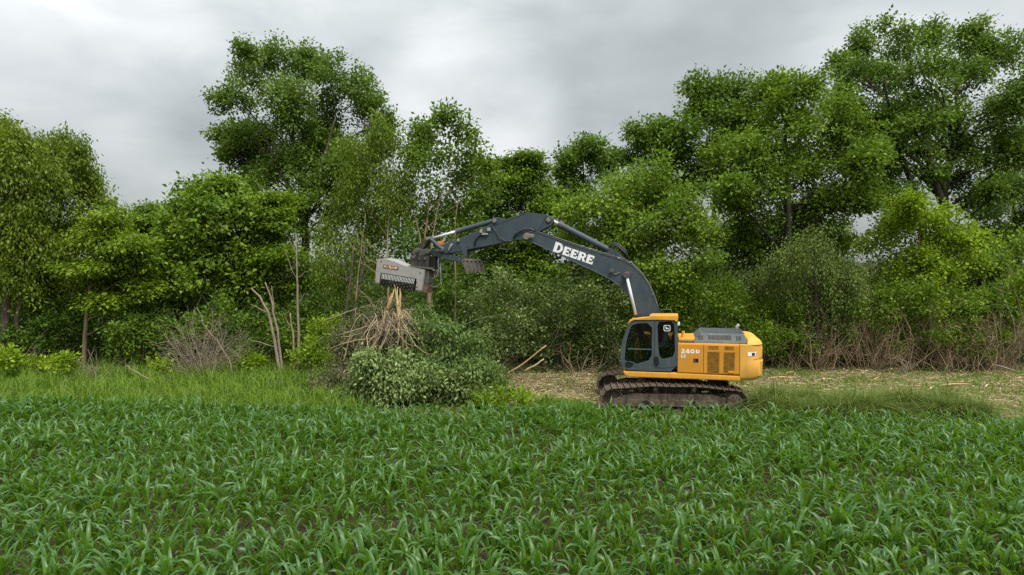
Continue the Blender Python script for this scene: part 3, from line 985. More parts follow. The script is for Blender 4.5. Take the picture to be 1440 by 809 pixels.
# ------------------------------------------------------------------ shrubs
def shrub(name, label, Y, lobes_px, base_px, n_stems, leaf, stem='bark', dens=1.0, size=1.0, tint=0.5, style='shrub', stem_r=0.022, spread=0.5, bare=0.0,
          group='shrubs along the wood edge', cat='shrub', reach=1.0, tilt=0.25, grounded=True, under=0.6):
    base = at(base_px, 500, Y)
    base.z = 0
    root = empty(name, base)
    tag(root, label, cat, group)
    lobes = []
    for (x, y, r) in lobes_px:
        lobes.append((np.array(at(x, y, Y + rng.uniform(-0.6, 0.6)) - base), r / FPX * Y))
    for k in range(n_stems):
        mb = MB()
        c, r = lobes[k % len(lobes)]
        o = rand_dirs(1)[0]
        end = Vector(c) + Vector(o) * r * 0.8 * reach
        s = Vector((rng.normal() * spread, rng.normal() * spread * 0.6, -0.05))
        s.x += (0.45 - 0.5 * (bare > 0) * rng.uniform()) * (end.x - s.x)
        pts = wob(s, end, 6, 0.07 + 0.05 * (bare > 0))
        mb.tube(pts, [stem_r * rng.uniform(0.8, 1.3) * (1 - 0.75 * i / 6) for i in range(7)], 5)
        o = mb.build('stem', M[stem], root, smooth=True)
        if bare:
            tw = MB()
            for q in range(3):
                a = pts[int(rng.integers(2, 6))]
                tw.tube(wob(a, a + Vector(rng.normal(size=3)) * 0.5 + Vector((0, 0, 0.25)), 3, 0.1), [stem_r * 0.5, stem_r * 0.4, stem_r * 0.3, 0.004], 4)
            tw.build('twig', M[stem], o)['kind'] = 'stuff'
    V, F, T = crown_geometry(lobes, style, 1.0, dens, 1.0, tint, size, under)
    V[:, 2] = np.maximum(V[:, 2], 0.03 + 0.02 * rng.uniform(size=len(V)))
    link('foliage', np_mesh('foliage', V, F, T, M[leaf]), None, root)
    return root


# behind the machine and the boom: olive leaved bushes
shrub('olive_bush', 'pale olive bush with a silvery top below the thumb tines', 28.6, [(700, 405, 30), (676, 432, 28), (728, 432, 30), (705, 470, 34), (740, 468, 24)], 706, 9, 'lf_olive', tint=0.62)
shrub('olive_bush', 'olive bush below the lettering of the boom', 28.9, [(772, 430, 30), (800, 412, 26), (790, 455, 34), (758, 485, 28), (812, 480, 24)], 785, 9, 'lf_olive', tint=0.40)
shrub('olive_bush', 'olive bush left of the cab windscreen', 28.6, [(842, 420, 26), (856, 455, 30), (826, 485, 30), (866, 495, 22), (878, 420, 20)], 850, 9, 'lf_olive', tint=0.48)
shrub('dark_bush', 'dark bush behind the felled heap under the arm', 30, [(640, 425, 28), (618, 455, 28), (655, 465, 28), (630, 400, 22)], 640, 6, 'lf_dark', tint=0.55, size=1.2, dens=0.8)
shrub('olive_bush', 'dark olive bush seen above the cab and engine hood', 29.5, [(930, 420, 30), (968, 440, 28), (985, 415, 26), (940, 460, 26)], 950, 8, 'lf_elm', tint=0.30)
shrub('olive_bush', 'dark olive bush above the counterweight', 29.5, [(1015, 440, 30), (1052, 450, 28), (1035, 420, 26), (1070, 475, 26), (1025, 480, 26)], 1040, 8, 'lf_elm', tint=0.30)

# right: brush torn by the mulcher
right = [
    (1110, [(1100, 470, 18), (1118, 450, 20), (1098, 500, 12), (1130, 490, 13), (1085, 440, 18)], 'lf_elm', 'torn brush nearest the counterweight with tan stems'),
    (1160, [(1150, 455, 17), (1180, 455, 15), (1160, 430, 22), (1140, 480, 10)], 'lf_olive', 'torn fan of bare tan stems right of the counterweight'),
    (1215, [(1225, 425, 26), (1240, 455, 22), (1205, 435, 17), (1190, 470, 10)], 'lf_elm', 'torn brush around the darkest hollow of the cut edge'),
    (1262, [(1255, 425, 27), (1275, 460, 24), (1285, 420, 26), (1262, 490, 14)], 'lf_ash', 'leafy torn brush under the lime green tree'),
    (1315, [(1305, 425, 25), (1325, 460, 22), (1342, 432, 24), (1330, 495, 14)], 'lf_elm', 'torn brush with thin upright stems under the lime tree edge'),
    (1365, [(1370, 430, 24), (1385, 462, 20), (1350, 475, 16), (1395, 420, 22), (1376, 498, 12)], 'lf_ash', 'torn brush second from the right edge'),
    (1425, [(1420, 425, 22), (1440, 445, 22), (1400, 475, 15), (1432, 400, 20)], 'lf_elm', 'torn brush with thick leaning stems at the right edge'),
]
for bx_, lb, lf_, txt in right:
    shrub('torn_brush', txt, 29.6 + rng.uniform(-0.3, 0.5), lb, bx_, 34, lf_, 'bark_tan', dens=1.0, size=1.05, tint=0.42, stem_r=0.014, spread=0.8, bare=1,
          group='torn brush along the cut edge', reach=1.25)

# left understory
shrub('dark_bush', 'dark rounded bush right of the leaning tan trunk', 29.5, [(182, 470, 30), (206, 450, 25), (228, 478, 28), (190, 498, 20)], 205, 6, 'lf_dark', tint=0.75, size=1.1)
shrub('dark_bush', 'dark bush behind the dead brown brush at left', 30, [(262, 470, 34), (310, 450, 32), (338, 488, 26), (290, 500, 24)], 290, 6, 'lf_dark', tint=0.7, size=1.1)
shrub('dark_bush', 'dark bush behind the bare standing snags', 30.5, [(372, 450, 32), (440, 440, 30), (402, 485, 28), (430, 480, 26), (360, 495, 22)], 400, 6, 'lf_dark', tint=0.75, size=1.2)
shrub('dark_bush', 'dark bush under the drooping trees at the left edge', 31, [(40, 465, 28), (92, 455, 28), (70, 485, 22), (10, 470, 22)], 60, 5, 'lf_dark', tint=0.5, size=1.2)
shrub('lime_bush', 'bright yellow green bush left of the felled heap', 27.4, [(455, 482, 17), (472, 462, 14), (440, 502, 16), (462, 512, 17), (424, 502, 12), (448, 462, 9)], 455, 7, 'lf_yellow', tint=0.42, dens=0.75)
for k, (x, y, r, Y, t, txt) in enumerate([
        (12, 505, 10, 27.5, 0.6, 'yellow green broadleaf weeds at the left edge of the grass'), (42, 508, 7, 27.8, 0.4, 'small weeds second from the left edge of the grass'),
        (66, 512, 6, 26.8, 0.95, 'small yellow leaved weed left of the dead sapling'), (92, 507, 7, 27.8, 0.5, 'bright weeds beside the foot of the leaning trunk'),
        (222, 512, 8, 28, 0.6, 'bright weeds left of the dead brown brush'), (355, 512, 10, 28.6, 0.4, 'green weeds left of the standing snags'), (330, 515, 9, 28.6, 0.3, 'green weeds right of the dead brown brush'),
        (700, 562, 8, 21.7, 0.1, 'yellow green weeds at the right foot of the felled heap'), (672, 566, 7, 21.5, 0.0, 'low green weeds before the felled heap'),
        (728, 560, 6, 21.6, 0.3, 'small yellow green weed beside the corn edge at centre'), (1372, 618, 5, 18.0, 1.0, 'single yellow weed standing in the corn at right')]):
    shrub('weed_clump', txt, Y, [(x, y, r), (x + r, y + r * 0.4, r * 0.6)], x, 3, 'lf_yellow', 'bark_tan', dens=0.9, size=1.25, tint=t, stem_r=0.008, spread=0.1, group='weeds', cat='weed')


# ------------------------------------------------------------------ dead wood
def dead_brush(name, label, Y, base_px, base_py, n, hpx, wpx, r=0.012, mat='deadwood', lean=0.0, cat='dead shrub', fork=3):
    base = at(base_px, base_py, Y)
    base.z = 0
    root = empty(name, base)
    tag(root, label, cat)
    s = Y / FPX
    for k in range(n):
        mb = MB()
        a = rng.uniform(-1, 1)
        end = Vector(((a + lean) * wpx * s * rng.uniform(0.5, 1.0), rng.normal() * wpx * s * 0.4, hpx * s * (1.0 - 0.45 * abs(a)) * rng.uniform(0.45, 1.0)))
        st = Vector((rng.normal() * 0.12, rng.normal() * 0.12, -0.05))
        pts = wob(st, end, 6, 0.08)
        rr = r * rng.uniform(0.7, 1.3)
        mb.tube(pts, [rr * (1 - 0.7 * i / 6) for i in range(7)], 4)
        o = mb.build('stem', M[mat], root)
        tw = MB()
        for q in range(fork):
            p0 = pts[int(rng.integers(2, 6))]
            p1 = p0 + Vector((rng.normal() * 0.35 + a * 0.2, rng.normal() * 0.3, abs(rng.normal()) * 0.3))
            tw.tube(wob(p0, p1, 3, 0.1), [rr * 0.5, rr * 0.4, rr * 0.3, rr * 0.15], 3)
        tw.build('twig', M[mat], o)['kind'] = 'stuff'
    return root


dead_brush('dead_brush', 'tangled dead brown brush heap at the left wood edge', 27.6, 286, 530, 80, 120, 84, 0.011, fork=7)
dead_brush('dead_sapling', 'grey dead sapling standing in the grass at left', 26.2, 132, 538, 16, 70, 36, 0.010, fork=3)
dead_brush('dead_branches', 'fallen grey twigs under the left edge trees', 28.4, 30, 505, 10, 80, 60, 0.012, lean=0.5, fork=2)
dead_brush('dead_branches', 'grey dead twigs reaching left from the snags', 28.6, 345, 525, 9, 95, 40, 0.012, fork=2)
dead_brush('bare_sapling', 'bare grey sapling beside the felled heap', 27.8, 694, 517, 7, 90, 55, 0.012, lean=0.5, fork=2)
dead_brush('dead_branches', 'bare grey branches reaching right above the felled heap', 25.6, 610, 560, 9, 180, 70, 0.017, lean=0.6, fork=2)
dead_brush('dead_branches', 'tangle of broken brown branches behind the slanted logs', 27.6, 810, 525, 16, 60, 60, 0.014, 'bark_tan', fork=3)
dead_brush('dead_branches', 'low broken stems on the ground before the darkest hollow', 28.6, 1270, 520, 10, 34, 40, 0.013, fork=2)
dead_brush('dead_branches', 'pale splayed dead stems left of the felled heap', 27.0, 487, 470, 9, 130, 26, 0.02, 'bark_tan', fork=2)


for x_, h_, w_, txt in ((1152, 130, 50, 'tan tangle of torn stems in the cut edge nearest the counterweight'), (1232, 125, 50, 'tan tangle of torn stems beside the dark hollow'),
                        (1330, 145, 55, 'tan tangle of torn stems below the edge of the lime green tree'), (1402, 165, 60, 'tallest tan tangle of torn stems near the right edge')):
    dead_brush('torn_brush', txt, 29.5, x_, 525, 36, h_, w_, 0.013, 'bark_tan', fork=6)


def pole(name, label, Y, pts_px, r0, r1, mat, forks=(), cat='snag', group=None, fork_mat=None, fork_r=1.1):
    base = at(pts_px[0][0], pts_px[0][1], Y)
    root = empty(name, base)
    tag(root, label, cat, group)
    pts = [at(p[0], p[1], Y + (p[2] if len(p) > 2 else 0)) - base for p in pts_px]
    f = []
    for i in range(len(pts) - 1):
        for k in range(3):
            f.append(pts[i].lerp(pts[i + 1], k / 3) + Vector(rng.normal(size=3)) * 0.012 * (i + k > 0))
    f.append(pts[-1])
    mb = MB()
    mb.tube(f, [r0 + (r1 - r0) * i / (len(f) - 1) for i in range(len(f))], 7)
    mb.build('trunk', M[mat], root, smooth=True)
    for fk in forks:
        b = MB()
        q = [at(p[0], p[1], Y) - base for p in fk]
        q = [q[0]] + [q[0].lerp(q[-1], t) + Vector(rng.normal(size=3)) * 0.03 for t in (0.35, 0.7)] + [q[-1]] if len(q) == 2 else q
        b.tube(q, [r1 * fork_r * (1 - 0.7 * i / (len(q) - 1)) for i in range(len(q))], 5)
        b.build('branch', M[fork_mat or mat], root, smooth=True)
    return root


pole('snag', 'curved bare snag leaning left, leftmost of the standing snags', 28.3, [(395, 535), (388, 492), (378, 440), (366, 418), (353, 405)], 0.075, 0.028, 'deadwood', [((376, 440), (352, 428))], group='standing snags')
pole('snag', 'forked bare snag beside the curved one', 28.5, [(398, 535), (394, 495), (387, 450), (381, 418), (373, 397)], 0.064, 0.024, 'deadwood', [((386, 440), (382, 402)), ((394, 490), (350, 478))], group='standing snags')
pole('snag', 'short broken snag with reddish base, rightmost of the snags', 28.2, [(415, 536), (414, 500), (411, 465), (408, 440)], 0.064, 0.024, 'bark_tan', [((410, 460), (400, 445))], group='standing snags')
pole('snag', 'tall pale snag with forked bare top before the dogwood', 28.8, [(421, 520), (420, 470), (418, 400), (417, 365), (416, 328)], 0.068, 0.018, 'deadwood', [((417, 392), (400, 352)), ((418, 390), (434, 382)), ((419, 430), (428, 412)), ((417, 360), (406, 333))], group='standing snags')
pole('snag', 'arched thin dead stem right of the dead brown brush', 27.8, [(328, 532), (322, 505), (305, 480), (285, 455), (277, 432)], 0.04, 0.012, 'deadwood', [((305, 480), (288, 470))], group='standing snags')
pole('fallen_branch', 'grey dead branch lying in the grass at left', 25.5, [(212, 535), (190, 522), (178, 514)], 0.025, 0.012, 'deadwood', [((188, 521), (184, 503))], cat='branch')
pole('standing_trunk', 'grey green trunk standing behind the mulching head', 26.6, [(602, 560), (600, 470), (603, 420), (611, 370)], 0.095, 0.085, 'bark_tan', cat='trunk')
pole('leaning_trunk', 'slim grey brown trunk leaning beside the mulching head, nearer of two', 26.3, [(474, 500), (486, 440), (494, 390), (497, 345)], 0.06, 0.028, 'bark', [((492, 400), (478, 366)), ((495, 370), (508, 340))], cat='trunk', group='leaning trunks left of the head')
pole('leaning_trunk', 'curved grey brown trunk beside the mulching head, right one of two', 26.5, [(484, 495), (497, 440), (508, 395), (513, 345)], 0.05, 0.026, 'bark', [((506, 400), (520, 372)), ((511, 370), (505, 335))], cat='trunk', group='leaning trunks left of the head')
pole('slanted_log', 'orange peeled log slanting up from the felled heap, longer of two', 26.6, [(707, 530), (740, 509), (768, 486)], 0.033, 0.024, 'rawwood', [((765, 488), (806, 458)), ((765, 488), (788, 452)), ((760, 492), (800, 480))], cat='log', group='slanted logs', fork_mat='bark', fork_r=0.6)
pole('slanted_log', 'pale peeled log slanting behind the longer orange one', 26.9, [(738, 522), (752, 514), (765, 505)], 0.034, 0.03, 'palewood', [((765, 505), (800, 492)), ((765, 505), (795, 480))], cat='log', group='slanted logs', fork_mat='bark', fork_r=0.6)
for i, (x0, y0, x1, y1, m_, txt) in enumerate([
        (747, 545, 764, 547, 'palewood', 'white wood chunk lying on the cleared ground at centre'),
        (768, 546, 778, 546, 'palewood', 'small pale wood chunk beside the white one'),
        (800, 529, 838, 527, 'rawwood', 'long pale stick lying before the front of the tracks'),
        (1080, 534, 1120, 531, 'rawwood', 'reddish split pole lying right of the counterweight'),
        (1244, 522, 1268, 521, 'palewood', 'pale plank like splinter before the dark hollow'),
        (1320, 545, 1365, 540, 'rawwood', 'thin split stick lying on the litter at right'),
        (1395, 512, 1436, 527, 'deadwood', 'grey stick sloping to the ground at the right edge'),
        (1150, 537, 1172, 533, 'palewood', 'short pale stick lying on the litter right of the machine')]):
    Yg = CAMH * FPX / (max(y0, y1) - HORIZ)
    a, b = at(x0, y0, Yg), at(x1, y1, Yg)
    a.z = max(a.z, 0.05); b.z = max(b.z, 0.05)
    mb = MB()
    mid = a.lerp(b, 0.5) + Vector((0, 0.06, 0.02))
    th = 0.035 if (b - a).length > 0.6 else 0.06
    mb.tube([a, a.lerp(mid, 0.6), mid, b.lerp(mid, 0.5), b], [th * 0.3, th, th * 1.15, th * 0.9, th * 0.15], 5)
    tag(mb.build('wood_splinter', M[m_]), txt, 'wood splinter', 'wood pieces on the ground')


for k in range(60):
    x_, y_ = (rng.uniform(0.2, 3.4), rng.uniform(21.5, 27.5)) if k < 30 else (rng.uniform(8, 19), rng.uniform(23, 29))
    a = Vector((x_, y_, 0.05))
    d = Vector((math.cos(rng.normal() * 0.8), math.sin(rng.normal() * 0.8), rng.normal() * 0.12)) * rng.uniform(0.12, 0.45)
    th = rng.uniform(0.012, 0.035)
    mb = MB()
    mb.tube([a - d, a - d * 0.4 + Vector((0, 0, 0.015)), a + d * 0.5, a + d], [th * 0.3, th, th * 0.9, th * 0.2], 4)
    tag(mb.build('wood_chip', M[('palewood', 'rawwood', 'deadwood')[k % 3]]), 'small loose wood chip among the straw of the cleared ground', 'wood chip', 'small wood chips')


# ------------------------------------------------------------------ the felled heap under the mulching head
def felled(name, label, Y, lobes_px, base_px, leaf, n_br, dens, size, tint, mat='bark', style='heap'):
    base = at(base_px, 500, Y)
    base.z = 0
    root = empty(name, base)
    tag(root, label, 'felled tree', 'felled tree tops in the heap')
    lobes = [(np.array(at(x, y, Y + rng.uniform(-0.7, 0.5)) - base), r / FPX * Y) for x, y, r in lobes_px]
    for c, r in list(lobes):
        lobes.append((c + np.array([0, r * 1.2, -r * 0.3]), r))
    for k in range(n_br):
        c, r = lobes[k % len(lobes_px)]
        mb = MB()
        e = Vector(c) + Vector(rand_dirs(1)[0]) * r * 0.9
        s = Vector((rng.normal() * 0.4, 0.4 + rng.normal() * 0.3, 0.1))
        mb.tube(wob(s, e, 5, 0.08), [0.03, 0.026, 0.02, 0.016, 0.01, 0.005], 5)
        mb.build('branch', M[mat], root, smooth=True)
    V, F, T = crown_geometry(lobes, style, 1.1, dens, 0.9, tint, size, 0.8)
    V[:, 2] = np.maximum(V[:, 2], 0.04 + 0.03 * rng.uniform(size=len(V)))
    link('foliage', np_mesh('foliage', V, F, T, M[leaf]), None, root)
    return root


felled('felled_tree_top', 'felled tree top showing pale leaf undersides at the heap front', 22.4, [(522, 528, 18), (556, 512, 18), (600, 530, 15), (548, 550, 20), (500, 552, 15), (584, 556, 17), (512, 506, 11), (560, 540, 16), (478, 560, 10), (628, 552, 12), (660, 560, 10), (640, 535, 9)], 550, 'lf_pale', 14, 0.9, 1.0, 0.45, 'bark_tan')
felled('felled_tree_top', 'felled dark green tree top forming the right side of the heap', 23.4, [(622, 478, 24), (655, 492, 22), (612, 515, 28), (655, 528, 28), (692, 545, 18), (640, 556, 22), (600, 458, 20), (590, 440, 10), (680, 522, 20), (582, 478, 18), (712, 560, 12), (610, 560, 16), (670, 560, 18), (590, 500, 20), (575, 456, 9), (640, 462, 10), (668, 478, 9), (700, 528, 9), (725, 562, 8)], 640, 'lf_heap', 24, 0.9, 0.95, 0.5)
hp_root = felled('felled_tree_top', 'shredded olive brown tree top forming the left side of the heap', 24.2, [(500, 475, 18), (530, 455, 17), (488, 510, 24), (468, 540, 22), (556, 448, 13), (540, 482, 22), (460, 558, 14), (520, 432, 8), (500, 540, 24), (480, 480, 14), (548, 434, 10), (556, 424, 7), (570, 446, 11), (515, 450, 12), (455, 545, 12), (470, 520, 14)], 505, 'lf_shred', 12, 0.7, 0.75, 0.40, 'deadwood')
felled('felled_tree_top', 'grey green leafy branch hanging over the right foot of the heap', 22.4, [(640, 545, 15), (665, 552, 14), (692, 560, 10), (620, 558, 13)], 650, 'lf_olive', 5, 1.0, 1.0, 0.55)
# the stripped stems that all rise towards the rotor
for k in range(135):
    x0 = 462 + 178 * rng.beta(1.9, 2.0)
    y0 = 470 + 60 * rng.uniform()
    x1, y1 = 553 + rng.normal() * 17, 428 + 22 * rng.uniform() + abs(x0 - 540) * 0.12
    Yk = 23.2 + rng.uniform(-0.3, 0.9)
    a_, b_ = at(x0, y0, Yk) - hp_root.location, at(x1, y1, Yk + 0.2) - hp_root.location
    mb = MB()
    r_ = rng.uniform(0.005, 0.014)
    mb.tube(wob(a_, b_, 6, 0.09), [r_ * (0.4 + 0.6 * math.sin(math.pi * (0.15 + 0.7 * i / 6))) for i in range(7)], 5)
    mb.build('branch', M[('deadwood', 'fibre', 'bark_tan', 'fibre', 'deadwood', 'fibre', 'bark', 'palewood')[k % 8]], hp_root, smooth=True)


dead_brush('dead_branches', 'bare twigs sticking out of the right slope of the felled heap', 23.0, 640, 560, 14, 105, 70, 0.010, 'bark', fork=3)
dead_brush('dead_branches', 'brown shredded twigs over the left slope of the felled heap', 23.4, 500, 560, 26, 120, 50, 0.010, 'deadwood', lean=0.2, fork=4)


def shattered(name, label, Y, pts_px, r0, r1, splinters):
    """a stem snapped off, its split end standing up as pale spikes"""
    root = pole(name, label, Y, pts_px, r0, r1, 'bark_tan', cat='broken stem', group='broken stems in the heap')
    base = root.location
    top = at(*pts_px[-1][:2], Y) - base
    prev = at(*pts_px[-2][:2], Y) - base
    d = (top - prev).normalized()
    for k in range(splinters):
        mb = MB()
        o = Vector(rng.normal(size=3)) * r1 * 0.7
        L = rng.uniform(0.12, 0.42)
        e = top + o * 1.5 + (d * 0.6 + Vector((rng.normal() * 0.2, 0, 0.6))).normalized() * L
        s = top + o - d * rng.uniform(0.1, 0.35)
        mb.tube([s, s.lerp(e, 0.5) + o * 0.3, e], [r1 * 0.6, r1 * 0.5, 0.008], 4)
        mb.build('splinter', M['palewood' if k % 2 else 'rawwood'], root)


shattered('broken_stem', 'thick broken stem with pale splintered top under the mulching head', 23.3, [(522, 500), (535, 462), (545, 436), (549, 425)], 0.07, 0.055, 9)
shattered('broken_stem', 'upright broken stem with pale splinters at the right of the rotor', 23.3, [(566, 490), (565, 455), (561, 430), (558, 420)], 0.055, 0.045, 8)
shattered('broken_stem', 'short split stem with a pale tip inside the heap', 23.2, [(570, 505), (566, 480), (563, 442)], 0.05, 0.032, 5)
shattered('broken_stem', 'low torn stem with pale broken end at the heap left', 24.0, [(515, 510), (528, 478), (534, 462)], 0.055, 0.04, 4)
shattered('broken_stem', 'split stem spreading to the right over the dark green top', 23.6, [(610, 500), (588, 478), (570, 464)], 0.05, 0.04, 4)
for k, (x0, y0, x1, y1, Y, txt) in enumerate([(500, 520, 545, 425, 24.6, 'long bare stem leaning up to the rotor'), (478, 500, 560, 415, 25.0, 'grey bare stem rising from the heap left'), (598, 500, 572, 462, 23.4, 'dark bare stem fanning down the heap'),
                                              (626, 495, 574, 462, 23.3, 'long grey stem fanning down right over the heap'), (562, 492, 570, 462, 23.4, 'short bare stem pointing down the heap'), (460, 450, 545, 418, 25.2, 'thin grey twig reaching left of the rotor'),
                                              (585, 470, 560, 425, 24.8, 'thin bare stem right of the broken stems'), (530, 515, 552, 470, 24.2, 'slim tan stem in the middle of the heap')]):
    pole('felled_sapling', txt, Y, [(x0, y0), ((x0 + x1) / 2 + rng.normal() * 4, (y0 + y1) / 2), (x1, y1)], 0.026, 0.014, 'deadwood', cat='sapling', group='bare saplings in the heap')


# ------------------------------------------------------------------ the excavator
UP_YAW, TR_YAW = 13.0, 5.0           # upper carriage and tracks, degrees off square to the sight line
EC = Vector((5.19, 22.73, 0.0))
EX = empty('excavator', EC, R(180 - UP_YAW))
tag(EX, 'yellow and dark grey tracked excavator holding a mulching head on its boom', 'excavator')
FW = Vector((-math.cos(R(UP_YAW)), math.sin(R(UP_YAW)), 0))
LF = Vector((-math.sin(R(UP_YAW)), -math.cos(R(UP_YAW)), 0))


def T(px, py, v):
    """(forward, up) of the point of the machine's plane v (metres to its left) met by a sight line"""
    d = ray(px, py)
    o = Vector((0, 0, CAMH)) - EC
    t = (v - o.dot(LF)) / d.dot(LF)
    q = o + d * t
    return (q.dot(FW), q.z)


def Z1(x, y): return (800 + x * 0.22255, 420 + y * 0.22255)      # enlargements of the body,
def Z3(x, y): return (680 + x * 0.22258, 280 + y * 0.22258)      # the boom,
def Z6(x, y): return (515 + x * 0.09891, 340 + y * 0.09891)      # the head
def Z7(x, y): return (590 + x * 0.1359, 290 + y * 0.1359)        # and the arm tip


def poly(pts, v, z=None):
    return [T(*(z(*p) if z else p), v) for p in pts]


def smooth_poly(pts, it=1):
    for _ in range(it):
        out = []
        for i in range(len(pts)):
            a, b = Vector(pts[i]), Vector(pts[(i + 1) % len(pts)])
            out += [tuple(a.lerp(b, 0.25)), tuple(a.lerp(b, 0.75))]
        pts = out
    return pts


def part(name, mat, parent, fn, bevel=0.0, smooth=False):
    mb = MB()
    fn(mb)
    return mb.build(name, M[mat], parent, smooth, bevel)


def plate(name, mat, parent, outline, holes, y0, y1):
    """a plate with openings: outline and holes in (x,z), from y0 to y1"""
    bm = bmesh.new()
    edges = []
    for lp in [outline] + holes:
        vs = [bm.verts.new((p[0], y0, p[1])) for p in lp]
        for i in range(len(vs)):
            edges.append(bm.edges.new((vs[i], vs[(i + 1) % len(vs)])))
    bmesh.ops.triangle_fill(bm, use_beauty=True, use_dissolve=False, edges=edges)
    # drop any triangles lying in a hole
    def inside(pt, lp):
        c = False
        j = len(lp) - 1
        for i in range(len(lp)):
            if (lp[i][1] > pt[1]) != (lp[j][1] > pt[1]) and pt[0] < (lp[j][0] - lp[i][0]) * (pt[1] - lp[i][1]) / (lp[j][1] - lp[i][1]) + lp[i][0]:
                c = not c
            j = i
        return c
    kill = [f for f in bm.faces if any(inside((f.calc_center_median().x, f.calc_center_median().z), h) for h in holes)]
    if kill:
        bmesh.ops.delete(bm, geom=kill, context='FACES')
    r = bmesh.ops.extrude_face_region(bm, geom=list(bm.faces))
    for v in [g for g in r['geom'] if isinstance(g, bmesh.types.BMVert)]:
        v.co.y = y1
    bmesh.ops.recalc_face_normals(bm, faces=bm.faces)
    me = bpy.data.meshes.new(name)
    bm.to_mesh(me)
    bm.free()
    return link(name, me, M[mat], parent)


# --- tracks
def wheel(r, y0, y1, c, seg=28):
    return lambda mb: mb.tube([(c[0], y0, c[1]), (c[0], y1, c[1])], r, seg)


RT = Matrix.Rotation(R(UP_YAW - TR_YAW), 4, 'Z')
TL, SHOE_W = 2.33, 0.72


def track_path():
    """closed path of the track in (x forward, z up)"""
    xi, xs, rw = 1.86, -1.86, 0.375
    zc = 0.43
    pts = []
    for k in range(25):                                # idler end, bottom to top
        a = R(-90 + 180 * k / 24)
        pts.append((xi + rw * math.cos(a), zc + rw * math.sin(a)))
    for x, z in ((1.4, 0.845), (1.0, 0.882), (0.72, 0.905), (0.5, 0.91), (0.1, 0.895), (-0.3, 0.905), (-0.62, 0.91), (-1.0, 0.885), (-1.4, 0.845)):
        pts.append((x, z))
    for k in range(25):
        a = R(90 + 180 * k / 24)
        pts.append((xs + rw * math.cos(a), zc + rw * math.sin(a)))
    return [Vector((p[0], p[1])) for p in pts]


def resample(pts, n):
    P = pts + [pts[0]]
    L = [0]
    for i in range(len(P) - 1):
        L.append(L[-1] + (P[i + 1] - P[i]).length)
    out = []
    for k in range(n):
        s = L[-1] * k / n
        i = max(j for j in range(len(L) - 1) if L[j] <= s)
        t = (s - L[i]) / max(1e-9, L[i + 1] - L[i])
        out.append((P[i].lerp(P[i + 1], t), (P[i + 1] - P[i]).normalized()))
    return out, L[-1]


